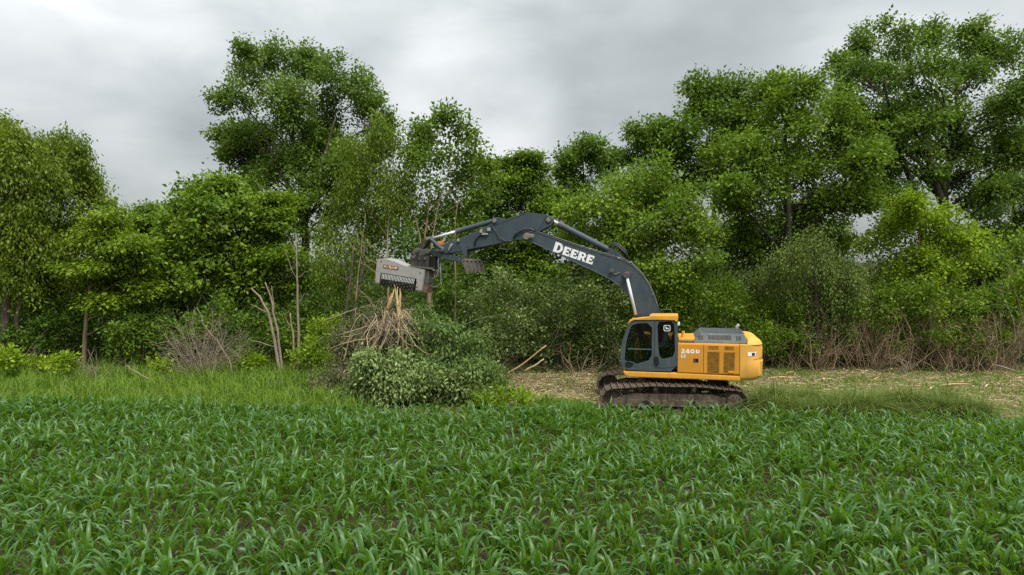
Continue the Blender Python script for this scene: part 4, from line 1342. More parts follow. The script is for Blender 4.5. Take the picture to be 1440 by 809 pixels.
shoe_mb = MB()
shoe_mb.box((0, 0, 0.0), (0.172, SHOE_W, 0.022))
shoe_mb.box((0.070, 0, 0.034), (0.022, SHOE_W - 0.004, 0.05))
shoe_mb.box((0.0, 0, 0.024), (0.014, SHOE_W - 0.004, 0.028))
shoe_mb.box((-0.070, 0, 0.024), (0.014, SHOE_W - 0.004, 0.028))
shoe_mb.box((0, 0.10, -0.045), (0.15, 0.04, 0.07))
shoe_mb.box((0, -0.10, -0.045), (0.15, 0.04, 0.07))
shoe_me = shoe_mb.mesh('track_shoe', M['track'])
path, plen = resample(track_path(), 49)
for side in (1, -1):
    yc = side * 1.30
    tr = MB()
    # track frame: a long box with a sloping top and a raised middle
    tr.prism([(1.80, 0.30), (1.80, 0.50), (1.25, 0.62), (-1.2, 0.62), (-1.62, 0.52), (-1.62, 0.30), (-1.4, 0.24), (1.5, 0.24)], yc - 0.20, yc + 0.20)
    frame = tr.build('track_frame', M['trackframe'], EX, bevel=0.02)
    frame.matrix_basis = RT
    def sub(name, mat, fn, **k):
        return part(name, mat, frame, fn, **k)
    yo = yc + side * 0.205
    sub('side_plate', 'trackframe', lambda mb: mb.prism([(1.95, 0.24), (1.95, 0.47), (1.45, 0.47), (1.45, 0.445), (-1.3, 0.445), (-1.3, 0.24)], min(yo, yo + side * 0.05), max(yo, yo + side * 0.05)), bevel=0.01)
    for xb in (0.86, -0.55):
        sub('frame_pocket', 'black', lambda mb: mb.box((xb, yo + side * 0.048, 0.37), (0.2, 0.03, 0.10)))
    sub('idler', 'trackframe', wheel(0.335, yc - 0.09, yc + 0.09, (1.86, 0.43)), bevel=0.015)
    sub('idler_guard', 'darksteel', lambda mb: mb.tube([(1.86 + 0.30 * math.cos(R(a)), yc + side * 0.2, 0.43 + 0.30 * math.sin(R(a))) for a in range(50, 161, 10)], 0.02, 6))
    sub('sprocket', 'trackframe', wheel(0.30, yc - 0.06, yc + 0.06, (-1.86, 0.43)), bevel=0.01)
    def teeth(mb):
        for k in range(21):
            a = 2 * math.pi * k / 21
            mb.box((-1.86 + 0.325 * math.cos(a), yc, 0.43 + 0.325 * math.sin(a)), (0.07, 0.07, 0.045), Matrix.Rotation(-a, 3, 'Y'))
    tt = sub('sprocket_teeth', 'darksteel', teeth)
    tt['kind'] = 'stuff'
    sub('final_drive', 'trackframe', wheel(0.24, min(yc + side * 0.06, yc + side * 0.30), max(yc + side * 0.06, yc + side * 0.30), (-1.86, 0.43)), bevel=0.03)
    for k in range(10):
        a = 2 * math.pi * k / 10
        sub('bolt', 'darksteel', wheel(0.016, min(yc + side * 0.29, yc + side * 0.325), max(yc + side * 0.29, yc + side * 0.325), (-1.86 + 0.18 * math.cos(a), 0.43 + 0.18 * math.sin(a)), 6))
    for xr in (0.55, -0.62):
        sub('carrier_roller', 'darksteel', wheel(0.075, yc - 0.17, yc + 0.23, (xr, 0.79), 16))
        sub('roller_bracket', 'trackframe', lambda mb: mb.box((xr, yc, 0.67), (0.16, 0.2, 0.14)))
    for k in range(8):
        sub('track_roller', 'darksteel', wheel(0.10, yc - 0.16, yc + 0.16, (1.25 - k * 0.36, 0.16), 14))
    for k, (p_, t_) in enumerate(path):
        o = link('track_shoe', shoe_me, None, frame)
        ang = math.atan2(t_.y, t_.x)
        # outward side of the shoe is to the right of the walk direction
        o.matrix_basis = Matrix.Translation((p_.x, yc, p_.y)) @ Matrix.Rotation(-ang + math.pi, 4, 'Y') @ Matrix.Rotation(R(180) if False else 0, 4, 'X')
cb = part('car_body', 'trackframe', EX, lambda mb: (mb.prism([(0.95, 0.48), (0.75, 0.86), (-0.75, 0.86), (-0.95, 0.48)], -1.1, 1.1), mb.tube([(0, 0, 0.8), (0, 0, 1.06)], 0.62, 32)), bevel=0.02)
cb.matrix_basis = RT

# --- upper carriage
VB = 1.42                                             # left side of the upper carriage
skirt = poly([(342, 458), (350, 480), (378, 496), (1083, 521), (1083, 490), (690, 470)], VB, Z1)
part('deck', 'yellow', EX, lambda mb: mb.prism(skirt, -1.42, VB), bevel=0.035)
body_poly = [T(*Z1(686, 281), VB), T(*Z1(1081, 289), VB), T(*Z1(1081, 491), VB), T(*Z1(686, 468), VB)]
u0, u1 = body_poly[0][0], body_poly[1][0]
ztop = body_poly[0][1]
zbot = T(*Z1(690, 468), VB)[1] - 0.02
part('engine_bay', 'panel_yellow', EX, lambda mb: mb.prism([(u0 - 0.01, ztop), (u1, ztop), (u1, zbot), (u0 - 0.01, zbot)], -1.38, VB - 0.03), bevel=0.03)
ud = T(*Z1(850, 380), VB)[0]


def side_panel(a, b, name='side_door'):
    return part(name, 'panel_yellow', EX, lambda mb: mb.prism([(a, ztop - 0.035), (b, ztop - 0.035), (b, zbot + 0.03), (a, zbot + 0.03)], VB - 0.028, VB + 0.006), bevel=0.012)


dr1 = side_panel(u0 - 0.012, ud + 0.006)
dr2 = side_panel(ud - 0.006, u1 + 0.012)


def vrect(x0, y0, x1, y1, v):
    a, b = T(*Z1(x0, y0), v), T(*Z1(x1, y1), v)
    return a[0], a[1], b[0], b[1]


def panel_rect(name, mat, parent, x0, y0, x1, y1, off, th=0.012, bevel=0.0):
    a, za, b, zb = vrect(x0, y0, x1, y1, VB)
    return part(name, mat, parent, lambda mb: mb.prism([(a, za), (b, za), (b, zb), (a, zb)], VB + off, VB + off + th), bevel=bevel)


for (gx0, gx1, gy0) in ((876, 950, 335), (979, 1047, 338)):
    panel_rect('grille', 'grille', dr2, gx0, gy0, gx1, 468, 0.0075, 0.006)
    for k in range(17):
        y = gy0 + 4 + k * (130 / 17)
        panel_rect('grille_slat', 'grille', dr2, gx0 + 3, y, gx1 - 3, y + 3, 0.0135, 0.006)
    for k in range(11):
        x = gx0 + 6 + k * (gx1 - gx0 - 8) / 11
        panel_rect('vent_slot', 'grille', dr2, x, gy0 - 37, x + 3.2, gy0 - 14, 0.0075, 0.006)
panel_rect('latch', 'black', dr1, 787, 379, 818, 402, 0.0075, 0.01)
panel_rect('latch', 'darksteel', dr1, 792, 383, 800, 398, 0.0185, 0.01)
panel_rect('label_plate', 'yellow', dr2, 1008, 455, 1045, 470, 0.02, 0.004)

# tank deck in front of the hood, guard rail post, hood with vents
zt = ztop
part('tank_top', 'yellow', EX, lambda mb: mb.prism([T(*Z1(692, 250), 0.9), T(*Z1(800, 250), 0.9), (T(*Z1(800, 250), 0.9)[0], zt - 0.05), (T(*Z1(692, 250), 0.9)[0], zt - 0.05)], -0.6, 1.05), bevel=0.03)
part('guard_post', 'yellow', EX, lambda mb: mb.tube([(T(*Z1(722, 250), 0.7)[0], 0.7, zt), (T(*Z1(722, 250), 0.7)[0], 0.7, T(*Z1(720, 205), 0.7)[1])], [0.07, 0.05], 10), bevel=0.01)
part('deck_tread', 'darksteel', EX, lambda mb: mb.box((T(*Z1(745, 262), 1.1)[0], 1.15, zt + 0.03), (0.45, 0.28, 0.03)))


def hood_fn(mb):
    b0, b1 = T(*Z1(782, 276), 1.25)[0], T(*Z1(1132, 285), 1.25)[0]
    t0, t1 = T(*Z1(838, 222), 1.05)[0], T(*Z1(1108, 225), 1.05)[0]
    zb, zt_ = zt + 0.005, T(*Z1(960, 222), 1.05)[1]
    vs = []
    for (xa, xb, ya, yb, z) in ((b0, b1, -0.9, 1.25, zb), (b0 - 0.02, b1 + 0.02, -0.88, 1.22, zb + 0.05), (t0, t1, -0.75, 1.06, zt_), ):
        vs += [(xa, ya, z), (xb, ya, z), (xb, yb, z), (xa, yb, z)]
    fs = [(3, 2, 1, 0), (8, 9, 10, 11)]
    for l in (0, 4):
        for k in range(4):
            k2 = (k + 1) % 4
            fs.append((l + k, l + k2, l + 4 + k2, l + 4 + k))
    mb.add(vs, fs)


hood = part('engine_hood', 'hood', EX, hood_fn, bevel=0.025)
hb, ht_ = zt + 0.055, T(*Z1(960, 222), 1.05)[1]


def hood_slot(x0, x1, t0, t1, n):
    a, b = T(*Z1(x0, 250), 1.15)[0], T(*Z1(x1, 250), 1.15)[0]
    for k in range(n):
        xa = a + (b - a) * (k + 0.5) / n
        def f(mb):
            w = abs(b - a) / n * 0.25
            q = []
            for t in (t0, t1):
                q.append((t, hb + (ht_ - hb) * t, 1.22 + (1.06 - 1.22) * t))
            vs = []
            for (t, z, y) in q:
                vs += [(xa - w, y - 0.02, z), (xa + w, y - 0.02, z), (xa + w, y + 0.008, z), (xa - w, y + 0.008, z)]
            mb.add(vs, [(3, 2, 1, 0), (4, 5, 6, 7), (0, 1, 5, 4), (1, 2, 6, 5), (2, 3, 7, 6), (3, 0, 4, 7)])
        part('vent_slot', 'slot', hood, f)


hood_slot(815, 848, 0.2, 0.75, 4)
hood_slot(878, 1025, 0.25, 0.8, 18)
hood_slot(1056, 1090, 0.2, 0.75, 4)
for k in range(22):
    xa = T(*Z1(845 + k * 12, 240), 0.5)[0]
    part('hood_rib', 'hood', hood, lambda mb: mb.box((xa, 0.15, ht_ + 0.012), (0.022, 1.6, 0.02)))
part('exhaust_pipe', 'mulch_white', EX, lambda mb: mb.tube([(T(*Z1(1060, 220), -0.3)[0], -0.3, ht_ - 0.1), (T(*Z1(1060, 220), -0.3)[0], -0.3, ht_ + 0.10), (T(*Z1(1074, 220), -0.3)[0], -0.3, ht_ + 0.19)], 0.05, 12), smooth=True)

# counterweight: rounded block
cw = poly([(1083, 290), (1100, 262), (1135, 242), (1172, 246), (1200, 262), (1220, 295), (1229, 340), (1233, 400), (1230, 462), (1212, 500), (1180, 519), (1083, 522)], 0.9, Z1)
cwp = [T(*Z1(1083, 250), VB)] + [T(*Z1(1135, 243), VB)]
uc = u1


def cw_fn(mb):
    # horizontal sections, rounded towards the rear corners
    z0 = T(*Z1(1090, 521), VB)[1]
    zs = [z0, z0 + 0.05, z0 + 0.14, zbot + 0.42, zbot + 0.45, zbot + 0.70, ztop - 0.012, ztop - 0.004, ztop + 0.09, ztop + 0.145, ztop + 0.17]
    rear = [2.74, 2.83, 2.90, 2.93, 2.90, 2.91, 2.895, 2.89, 2.84, 2.76, 2.66]
    side = [1.34, 1.39, 1.42, 1.42, 1.42, 1.42, 1.42, 1.39, 1.33, 1.24, 1.10]
    fro = [0, 0, 0, 0, 0, 0, 0.0, 0.22, 0.23, 0.26, 0.31]
    rc = 0.62
    rings = []
    for z, r_, s_, f_ in zip(zs, rear, side, fro):
        rc = min(0.62, (r_ + uc - f_) * 0.96)
        ring = [(uc - 0.004 - f_, -s_, z)]
        for k in range(9):
            a = R(90 * k / 8)
            ring.append((-(r_ - rc) - rc * math.sin(a), -(s_ - rc) - rc * math.cos(a), z))
        for k in range(9):
            a = R(90 - 90 * k / 8)
            ring.append((-(r_ - rc) - rc * math.sin(a), (s_ - rc) + rc * math.cos(a), z))
        ring.append((uc - 0.004 - f_, s_, z))
        rings.append(ring)
    n = len(rings[0])
    vs = [p for r in rings for p in r]
    fs = [tuple(range(n)), tuple((len(rings) - 1) * n + k for k in range(n))[::-1]]
    for i in range(len(rings) - 1):
        for k in range(n):
            k2 = (k + 1) % n
            fs.append((i * n + k, i * n + k2, (i + 1) * n + k2, (i + 1) * n + k))
    mb.add(vs, fs)


cwo = part('counterweight', 'cw_yellow', EX, cw_fn, smooth=True)
cwo.data.set_sharp_from_angle(angle=R(35))
# stickers on its corner (follow the curve)
def corner_patch(name, mat, ang0, ang1, z0, z1, off, parent=cwo, rr=2.90, n=5):
    def f(mb):
        vs, fs = [], []
        for i in range(n + 1):
            a = R(ang0 + (ang1 - ang0) * i / n)
            for z in (z0, z1):
                for o_ in (off, off + 0.006):
                    vs.append((-(rr - 0.62) - (0.62 + o_) * math.sin(a), 0.80 + (0.62 + o_) * math.cos(a), z))
        for i in range(n):
            b = i * 4
            fs += [(b, b + 4, b + 5, b + 1), (b + 2, b + 3, b + 7, b + 6), (b, b + 2, b + 6, b + 4), (b + 1, b + 5, b + 7, b + 3)]
        fs += [(0, 1, 3, 2), (n * 4, n * 4 + 2, n * 4 + 3, n * 4 + 1)]
        mb.add(vs, fs)
    return part(name, mat, parent, f)


zc_ = zbot + 0.60
corner_patch('sticker', 'white', 12, 40, zc_, zc_ + 0.12, 0.003)
corner_patch('sticker_print', 'black', 24, 30, zc_ + 0.015, zc_ + 0.10, 0.0095)
corner_patch('sticker_print', 'hood', 30.6, 34, zc_ + 0.015, zc_ + 0.10, 0.0095)
corner_patch('sticker_print', 'rustred', 38.5, 40, zc_ + 0.015, zc_ + 0.10, 0.0095)
part('weld_groove', 'slot', cwo, lambda mb: mb.tube([(-(2.90 - 0.62) - (0.622) * math.sin(R(a)), 0.80 + 0.622 * math.cos(R(a)), zbot + 0.44 + 0.09 * math.sin(R(a))) for a in range(30, 91, 10)], 0.006, 4))


# --- lettering: each letter a thin raised plate
def arc(cx_, cy_, rx_, ry_, a0, a1, n=10):
    return [(cx_ + rx_ * math.cos(R(a0 + (a1 - a0) * i / n)), cy_ + ry_ * math.sin(R(a0 + (a1 - a0) * i / n))) for i in range(n + 1)]


GL = {   # width, outline, holes: heavy block letters on a unit-high body
    'D': (0.92, [(0, 0), (0.40, 0)] + arc(0.40, 0.5, 0.50, 0.5, -90, 90)[1:-1] + [(0.40, 1), (0, 1)], [[(0.34, 0.21)] + arc(0.40, 0.5, 0.24, 0.29, -90, 90)[1:-1] + [(0.34, 0.79)]]),
    'E': (0.80, [(0, 0), (0.78, 0), (0.78, 0.34), (0.66, 0.34), (0.60, 0.21), (0.34, 0.21), (0.34, 0.40), (0.62, 0.40), (0.62, 0.60), (0.34, 0.60), (0.34, 0.79), (0.60, 0.79), (0.66, 0.68), (0.76, 0.68), (0.76, 1), (0, 1)], []),
    'R': (0.90, [(0, 0), (0.36, 0), (0.36, 0.36), (0.44, 0.36), (0.60, 0), (0.92, 0), (0.68, 0.42)] + arc(0.50, 0.70, 0.34, 0.30, -50, 90, 8) + [(0, 1)], [[(0.34, 0.56), (0.46, 0.56)] + arc(0.46, 0.68, 0.12, 0.12, -60, 60, 4) + [(0.46, 0.80), (0.34, 0.80)]]),
    '2': (0.86, [(0.02, 0), (0.84, 0), (0.84, 0.23), (0.40, 0.23), (0.70, 0.46)] + arc(0.44, 0.68, 0.38, 0.32, -20, 175, 10) + [(0.30, 0.64)] + arc(0.43, 0.68, 0.13, 0.11, 170, -20, 5) + [(0.02, 0.20)], []),
    '4': (0.98, [(0.50, 0), (0.80, 0), (0.80, 0.20), (0.95, 0.20), (0.95, 0.42), (0.80, 0.42), (0.80, 1), (0.46, 1), (0.02, 0.42), (0.02, 0.20), (0.50, 0.20)], [[(0.30, 0.42), (0.51, 0.42), (0.51, 0.70)]]),
    '0': (0.98, arc(0.47, 0.5, 0.46, 0.5, 0, 345, 18), [arc(0.47, 0.5, 0.19, 0.26, 0, 340, 12)]),
    'L': (0.66, [(0, 0), (0.62, 0), (0.62, 0.22), (0.27, 0.22), (0.27, 1), (0, 1)], []),
    'C': (0.80, arc(0.42, 0.5, 0.42, 0.5, 40, 320, 14) + arc(0.42, 0.5, 0.17, 0.27, 320, 40, 10), []),
}


def letters(text, parent, size, loc, ax, ay, mat, depth=0.006, gap=0.08, wide=1.0):
    """write along ax with up ay starting at loc (in the machine's own axes), each letter a thin raised plate"""
    ax, ay = Vector(ax).normalized(), Vector(ay).normalized()
    nz = ax.cross(ay).normalized()
    x = 0.0
    for ch in text:
        wd, ol, hl = GL[ch]
        o = plate('letter', mat, parent, ol, hl, 0.0, depth)
        for v in o.data.vertices:
            c = v.co.copy()
            v.co = ax * (c.x * size * wide + x) + ay * (c.z * size) + nz * c.y
        o.data.update()
        o.location = loc
        x += (wd + gap) * size * wide


def uw(x, y, v=VB): 
    q = T(*Z1(x, y), v)
    return (q[0], v + 0.008, q[1])


zs_ = 0.22255 / 45.5
letters('240', dr1, 28 * zs_, uw(708, 346), (-1, 0, 0), (0, 0, 1), 'white', 0.005, 0.08, 1.02)
letters('D', dr1, 22 * zs_, uw(802, 346), (-1, 0, 0), (0, 0, 1), 'white', 0.005, 0.08, 1.25)
letters('LC', dr1, 20 * zs_, uw(709, 373), (-1, 0, 0), (0, 0, 1), 'white', 0.005, 0.12, 1.0)
# name across the back of the counterweight
letters('DEERE', cwo, 0.26, (-2.918, 0.70, zc_ - 0.04), (0, -1, 0), (0, 0, 1), 'white', 0.005, 0.08, 1.1)

# --- cab
V0, V1 = 0.46, VB
cab_o = smooth_poly(poly([(343, 452), (322, 392), (330, 300), (352, 225), (378, 160), (398, 141), (540, 137), (689, 135), (686, 300), (685, 461), (520, 458)], V1, Z1), 1)
win_f = smooth_poly(poly([(404, 158), (526, 154), (524, 270), (523, 384), (450, 408), (425, 414), (400, 398), (352, 396), (354, 360), (362, 280), (380, 205)], V1, Z1), 1)
win_r = smooth_poly(poly([(560, 148), (600, 146), (664, 142), (668, 230), (672, 363), (605, 382), (580, 378), (567, 340), (562, 240)], V1, Z1), 1)
win_l = smooth_poly(poly([(358, 402), (385, 400), (412, 415), (395, 438), (362, 442), (352, 425)], V1, Z1), 1)
cab = plate('cab', 'cabgrey', EX, cab_o, [win_f, win_r, win_l], V1 - 0.07, V1)
plate('side_wall', 'cabgrey', cab, [(p[0], p[1]) for p in cab_o], [win_f, win_r], V0, V0 + 0.06)
cx = lambda x, y: T(*Z1(x, y), V1)


def beam(name, pts, w, mat='cabgrey', parent=cab, y=None):
    def f(mb):
        for i in range(len(pts) - 1):
            pass
        mb.tube([(p[0], p[1], p[2]) for p in pts], w, 8)
    return part(name, mat, parent, f)


yl, yr = V1 - 0.04, V0 + 0.04
f0, f1, f2 = cx(335, 440), cx(326, 390), cx(395, 143)
r0_, r1_ = cx(684, 455), cx(684, 140)
part('floor_plate', 'black', cab, lambda mb: mb.box(((f0[0] + r0_[0]) / 2, (V0 + V1) / 2, r0_[1] + 0.04), (f0[0] - r0_[0] - 0.1, V1 - V0 - 0.16, 0.05)))
part('rear_wall', 'cabgrey', cab, lambda mb: mb.box((r0_[0] + 0.03, (V0 + V1) / 2, r0_[1] + 0.35), (0.04, V1 - V0 - 0.12, 0.62)))
part('header', 'cabgrey', cab, lambda mb: mb.box(((f2[0] + r1_[0]) / 2, (V0 + V1) / 2, f2[1] - 0.045), (f2[0] - r1_[0] - 0.05, V1 - V0 - 0.16, 0.04)))
part('front_panel', 'cabgrey', cab, lambda mb: mb.prism([(f0[0] - 0.02, f0[1]), (f1[0] - 0.02, f1[1] - 0.02), (f1[0] - 0.07, f1[1] - 0.02), (f0[0] - 0.07, f0[1])], yr, yl))
fw = [cx(331, 370), cx(338, 300), cx(358, 225), cx(384, 160)]


def windscreen(mb):
    vs = []
    for p in fw:
        vs += [(p[0] - 0.035, V0 + 0.06, p[1]), (p[0] - 0.035, V1 - 0.07, p[1]), (p[0] - 0.043, V0 + 0.06, p[1]), (p[0] - 0.043, V1 - 0.07, p[1])]
    fs = []
    for i in range(len(fw) - 1):
        b = i * 4
        fs += [(b, b + 1, b + 5, b + 4), (b + 2, b + 6, b + 7, b + 3), (b, b + 4, b + 6, b + 2), (b + 1, b + 3, b + 7, b + 5)]
    fs += [(0, 2, 3, 1), (12, 13, 15, 14)]
    mb.add(vs, fs)


part('windscreen', 'glass', cab, windscreen)
for nm, wn in (('side_window', win_f), ('rear_side_window', win_r)):
    part(nm, 'glass', cab, lambda mb: mb.prism(wn, V1 - 0.045, V1 - 0.037))
    part(nm, 'glass', cab, lambda mb: mb.prism(wn, V0 + 0.026, V0 + 0.034))
part('corner_window', 'black', cab, lambda mb: mb.prism(win_l, V1 - 0.05, V1 - 0.02))
part('rear_window', 'glass', cab, lambda mb: mb.prism([(r0_[0] + 0.03, r0_[1] + 0.66), (r0_[0] + 0.038, r0_[1] + 0.66), (r1_[0] + 0.038, r1_[1] - 0.08), (r1_[0] + 0.03, r1_[1] - 0.08)], V0 + 0.07, V1 - 0.08))
a, b = cx(372, 318), cx(523, 318)
part('window_bar', 'hood', cab, lambda mb: mb.box(((a[0] + b[0]) / 2, V1 - 0.028, a[1]), (a[0] - b[0], 0.014, 0.03)))
part('door_handle', 'black', cab, lambda mb: mb.prism(smooth_poly([cx(538, 365), cx(566, 365), cx(570, 420), cx(545, 425)]), V1 + 0.002, V1 + 0.035), bevel=0.01)
part('door_seam', 'black', cab, lambda mb: mb.tube([(*cx(543, 142),), (*cx(544, 300),), (*cx(536, 425),), (*cx(548, 438),), (*cx(612, 440),), (*cx(680, 428),)][0:1] and [(q[0], V1 + 0.002, q[1]) for q in (cx(543, 142), cx(543, 300), cx(536, 420), cx(548, 437), cx(612, 438), cx(682, 428))], 0.007, 4))
part('door_crease', 'hood', cab, lambda mb: mb.tube([(q[0], V1 + 0.001, q[1]) for q in (cx(572, 412), cx(610, 412), cx(640, 400), cx(672, 385))], 0.006, 4))
part('door_crease', 'hood', cab, lambda mb: mb.tube([(q[0], V1 + 0.001, q[1]) for q in (cx(420, 448), cx(432, 430), cx(470, 412), cx(522, 400))], 0.006, 4))
# roof: yellow cap with a sloping nose
roof = poly([(370, 168), (376, 150), (408, 127), (470, 118), (500, 117), (523, 108), (690, 108), (692, 122), (684, 146), (672, 146), (668, 137), (560, 134), (410, 136), (384, 150)], V1 - 0.02, Z1)
part('roof', 'yellow', cab, lambda mb: mb.prism(roof, V0 - 0.03, V1 + 0.03), bevel=0.02)
part('roof_hatch', 'black', cab, lambda mb: mb.box((T(*Z1(465, 112), 1.0)[0], 0.95, T(*Z1(465, 116), 1.0)[1] + 0.02), (0.5, 0.6, 0.06)), bevel=0.02)
part('work_lamp', 'white', cab, lambda mb: mb.box((r1_[0] - 0.05, V1 - 0.1, r1_[1] - 0.1), (0.07, 0.1, 0.1)), bevel=0.01)
# emblem on the rear side window: framed leaping animal
def emblem(mb):
    pass
ec = cx(620, 188)
s_ = 0.0052
def oct_(w_, h_, c_):
    return [(ec[0] + x * s_, ec[1] + y * s_) for x, y in ((w_, h_ - c_), (w_ - c_, h_), (-w_ + c_, h_), (-w_, h_ - c_), (-w_, -h_ + c_), (-w_ + c_, -h_), (w_ - c_, -h_), (w_, -h_ + c_))]
ring_o, ring_i = oct_(20, 18, 6), oct_(16.5, 14.5, 5)
plate('emblem_frame', 'white', cab, ring_o, [ring_i], V1 - 0.036, V1 - 0.033)
deer = [(12, -1), (10, 3), (8, 4), (9, 10), (7, 10), (6, 5), (4, 9), (2, 9), (4, 4), (0, 1), (-7, 3), (-10, 2), (-9, -3), (-13, -8), (-11, -10), (-5, -4), (1, -4), (6, -10), (8, -9), (5, -3), (9, 0)]
part('emblem', 'white', cab, lambda mb: mb.prism([(ec[0] + p[0] * s_ * 0.92, ec[1] + p[1] * s_ * 0.95) for p in deer], V1 - 0.036, V1 - 0.033))
# inside: seat, consoles
zf = r0_[1] + 0.06
vm_ = (V0 + V1) / 2
part('seat', 'seat', cab, lambda mb: (mb.prism(smooth_poly([(0.32, zf + 0.30), (0.34, zf + 0.47), (-0.05, zf + 0.45), (-0.16, zf + 1.08), (-0.26, zf + 1.06), (-0.20, zf + 0.30)]), vm_ - 0.25, vm_ + 0.25), mb.box((0.1, vm_, zf + 0.15), (0.35, 0.35, 0.28))), bevel=0.02)
for s in (-1, 1):
    part('console', 'seat', cab, lambda mb: mb.box((0.22, vm_ + s * 0.34, zf + 0.42), (0.5, 0.12, 0.2)), bevel=0.02)
    part('control_lever', 'hood', cab, lambda mb: mb.tube([(0.42, vm_ + s * 0.34, zf + 0.5), (0.45, vm_ + s * 0.33, zf + 0.68)], [0.012, 0.022], 8))
part('pedal', 'hood', cab, lambda mb: mb.box((0.95, vm_, zf + 0.2), (0.05, 0.3, 0.35)))
for s in (-1, 1):
    part('travel_lever', 'hood', cab, lambda mb: mb.tube([(0.85, vm_ + s * 0.08, zf), (0.9, vm_ + s * 0.08, zf + 0.5), (0.84, vm_ + s * 0.1, zf + 0.62)], 0.014, 6))

# --- handrail and far side of the upper carriage
hr = [T(*Z1(x, y), 0.35) for x, y in ((578, 106), (582, 70), (645, 68), (655, 106))]
part('handrail', 'darksteel', EX, lambda mb: mb.tube([(p[0], 0.35, p[1]) for p in (hr[0], hr[1], hr[2], hr[3])], 0.018, 8), smooth=True)
part('fuel_tank', 'yellow', EX, lambda mb: mb.prism([(u0, zbot), (u0, ztop + 0.05), (0.95, ztop + 0.05), (1.1, ztop - 0.3), (1.1, zbot)], -1.38, -0.5), bevel=0.04)
part('tank_rail', 'darksteel', EX, lambda mb: mb.tube([(0.9, -1.2, ztop + 0.03), (0.9, -1.2, ztop + 0.45), (-0.1, -1.2, ztop + 0.45), (-0.1, -1.2, ztop + 0.03)], 0.018, 8), smooth=True)
part('boom_bracket', 'boom', EX, lambda mb: (mb.prism([(-0.5, zbot - 0.02), (0.75, zbot - 0.02), (0.40, ztop + 0.15), (0.0, ztop + 0.15)], 0.30, 0.36), mb.prism([(-0.5, zbot - 0.02), (0.75, zbot - 0.02), (0.40, ztop + 0.15), (0.0, ztop + 0.15)], -0.36, -0.30), mb.box((0.2, 0, zbot + 0.2), (0.4, 0.7, 0.4))))

# --- boom
BV = 0.28
boom_u = [(292, 206), (330, 212), (420, 240), (560, 288), (700, 333), (800, 363), (880, 387), (940, 420), (1000, 480), (1050, 555), (1085, 640), (1112, 735)]
boom_l = [(985, 740), (958, 672), (915, 605), (860, 550), (790, 502), (700, 456), (600, 412), (500, 361), (400, 316), (300, 272), (262, 252), (255, 232), (266, 214)]
foot = (0.22, ztop - 0.02)
bu = poly(boom_u, BV, Z3)
bl = poly(boom_l, BV, Z3)
boom_o = bu + [(foot[0] - 0.22, foot[1] + 0.35), (foot[0] - 0.14, foot[1] - 0.1), (foot[0] + 0.14, foot[1] - 0.12)] + bl
boom = part('boom', 'boom', EX, lambda mb: mb.prism(boom_o, -BV, BV), bevel=0.012)


def zp(x, y, v=BV, z=Z3):
    q = T(*z(x, y), v)
    return Vector((q[0], v, q[1]))


def off_line(pts, d):
    return [Vector((p[0], 0, p[1])) for p in pts]


# flange lips along both edges, weld seam, pipes on top
for nm, ln in (('upper_flange', bu), ('lower_flange', bl[:-2])):
    def fl(mb):
        for s in (1, -1):
            mb.tube([(p[0], s * BV, p[1]) for p in ln], 0.018, 6)
    o = part(nm, 'boom', boom, lambda mb: mb.tube([(p[0], BV, p[1]) for p in ln], 0.016, 6))
    part(nm, 'boom', boom, lambda mb: mb.tube([(p[0], -BV, p[1]) for p in ln], 0.016, 6))
part('weld_seam', 'hood', boom, lambda mb: mb.tube([zp(716, 352, BV + 0.001), zp(700, 402, BV + 0.001), zp(688, 446, BV + 0.001)], 0.009, 5))
part('weld_seam', 'hood', boom, lambda mb: mb.tube([zp(360, 228, BV + 0.001), zp(348, 262, BV + 0.001), zp(344, 286, BV + 0.001)], 0.007, 5))
for k, vv in enumerate((0.20, 0.10, -0.02, -0.15)):
    part('boom_pipe', 'darksteel', boom, lambda mb: mb.tube([(p[0] - 0.0, vv, p[1] + 0.045) for p in bu[1:]], 0.022, 7), smooth=True)
for (x, y) in ((430, 232), (625, 303), (676, 320), (858, 378), (930, 405), (1048, 568), (1085, 660)):
    q = zp(x, y, 0.2)
    part('pipe_clamp', 'mulch_white', boom, lambda mb: mb.box((q.x, 0.2, q.z + 0.03), (0.10, 0.14, 0.04)), bevel=0.01)
for (x, y) in ((560, 285), (760, 348), (800, 362), (1010, 490), (1068, 610)):
    q = zp(x, y, 0.2)
    part('pipe_clamp', 'darksteel', boom, lambda mb: mb.box((q.x, 0.15, q.z + 0.03), (0.08, 0.3, 0.06)), bevel=0.01)
c = zp(905, 475)
part('pin_boss', 'boom', boom, lambda mb: mb.tube([(c.x, -BV - 0.03, c.z), (c.x, BV + 0.03, c.z)], 0.17, 24), bevel=0.01)
part('cylinder_pin', 'rust', boom, lambda mb: mb.tube([(c.x, -BV - 0.16, c.z), (c.x, BV + 0.16, c.z)], 0.085, 18), bevel=0.01)
q = zp(812, 452)
part('work_lamp', 'darksteel', boom, lambda mb: mb.tube([(q.x, BV, q.z), (q.x, BV + 0.12, q.z)], [0.05, 0.075], 14), bevel=0.008)
part('lamp_cable', 'pin', boom, lambda mb: mb.tube([(q.x - 0.06, BV + 0.03, q.z - 0.1), (q.x - 0.14, BV + 0.04, q.z - 0.12), (q.x - 0.26, BV + 0.03, q.z - 0.06)], 0.016, 6))
q = zp(275, 236)
part('arm_pin', 'pin', boom, lambda mb: mb.tube([(q.x, -BV - 0.12, q.z), (q.x, BV + 0.12, q.z)], 0.115, 20), bevel=0.01)
part('pin_retainer', 'pin', boom, lambda mb: mb.box((q.x - 0.12, BV + 0.10, q.z + 0.01), (0.30, 0.05, 0.13)), bevel=0.02)
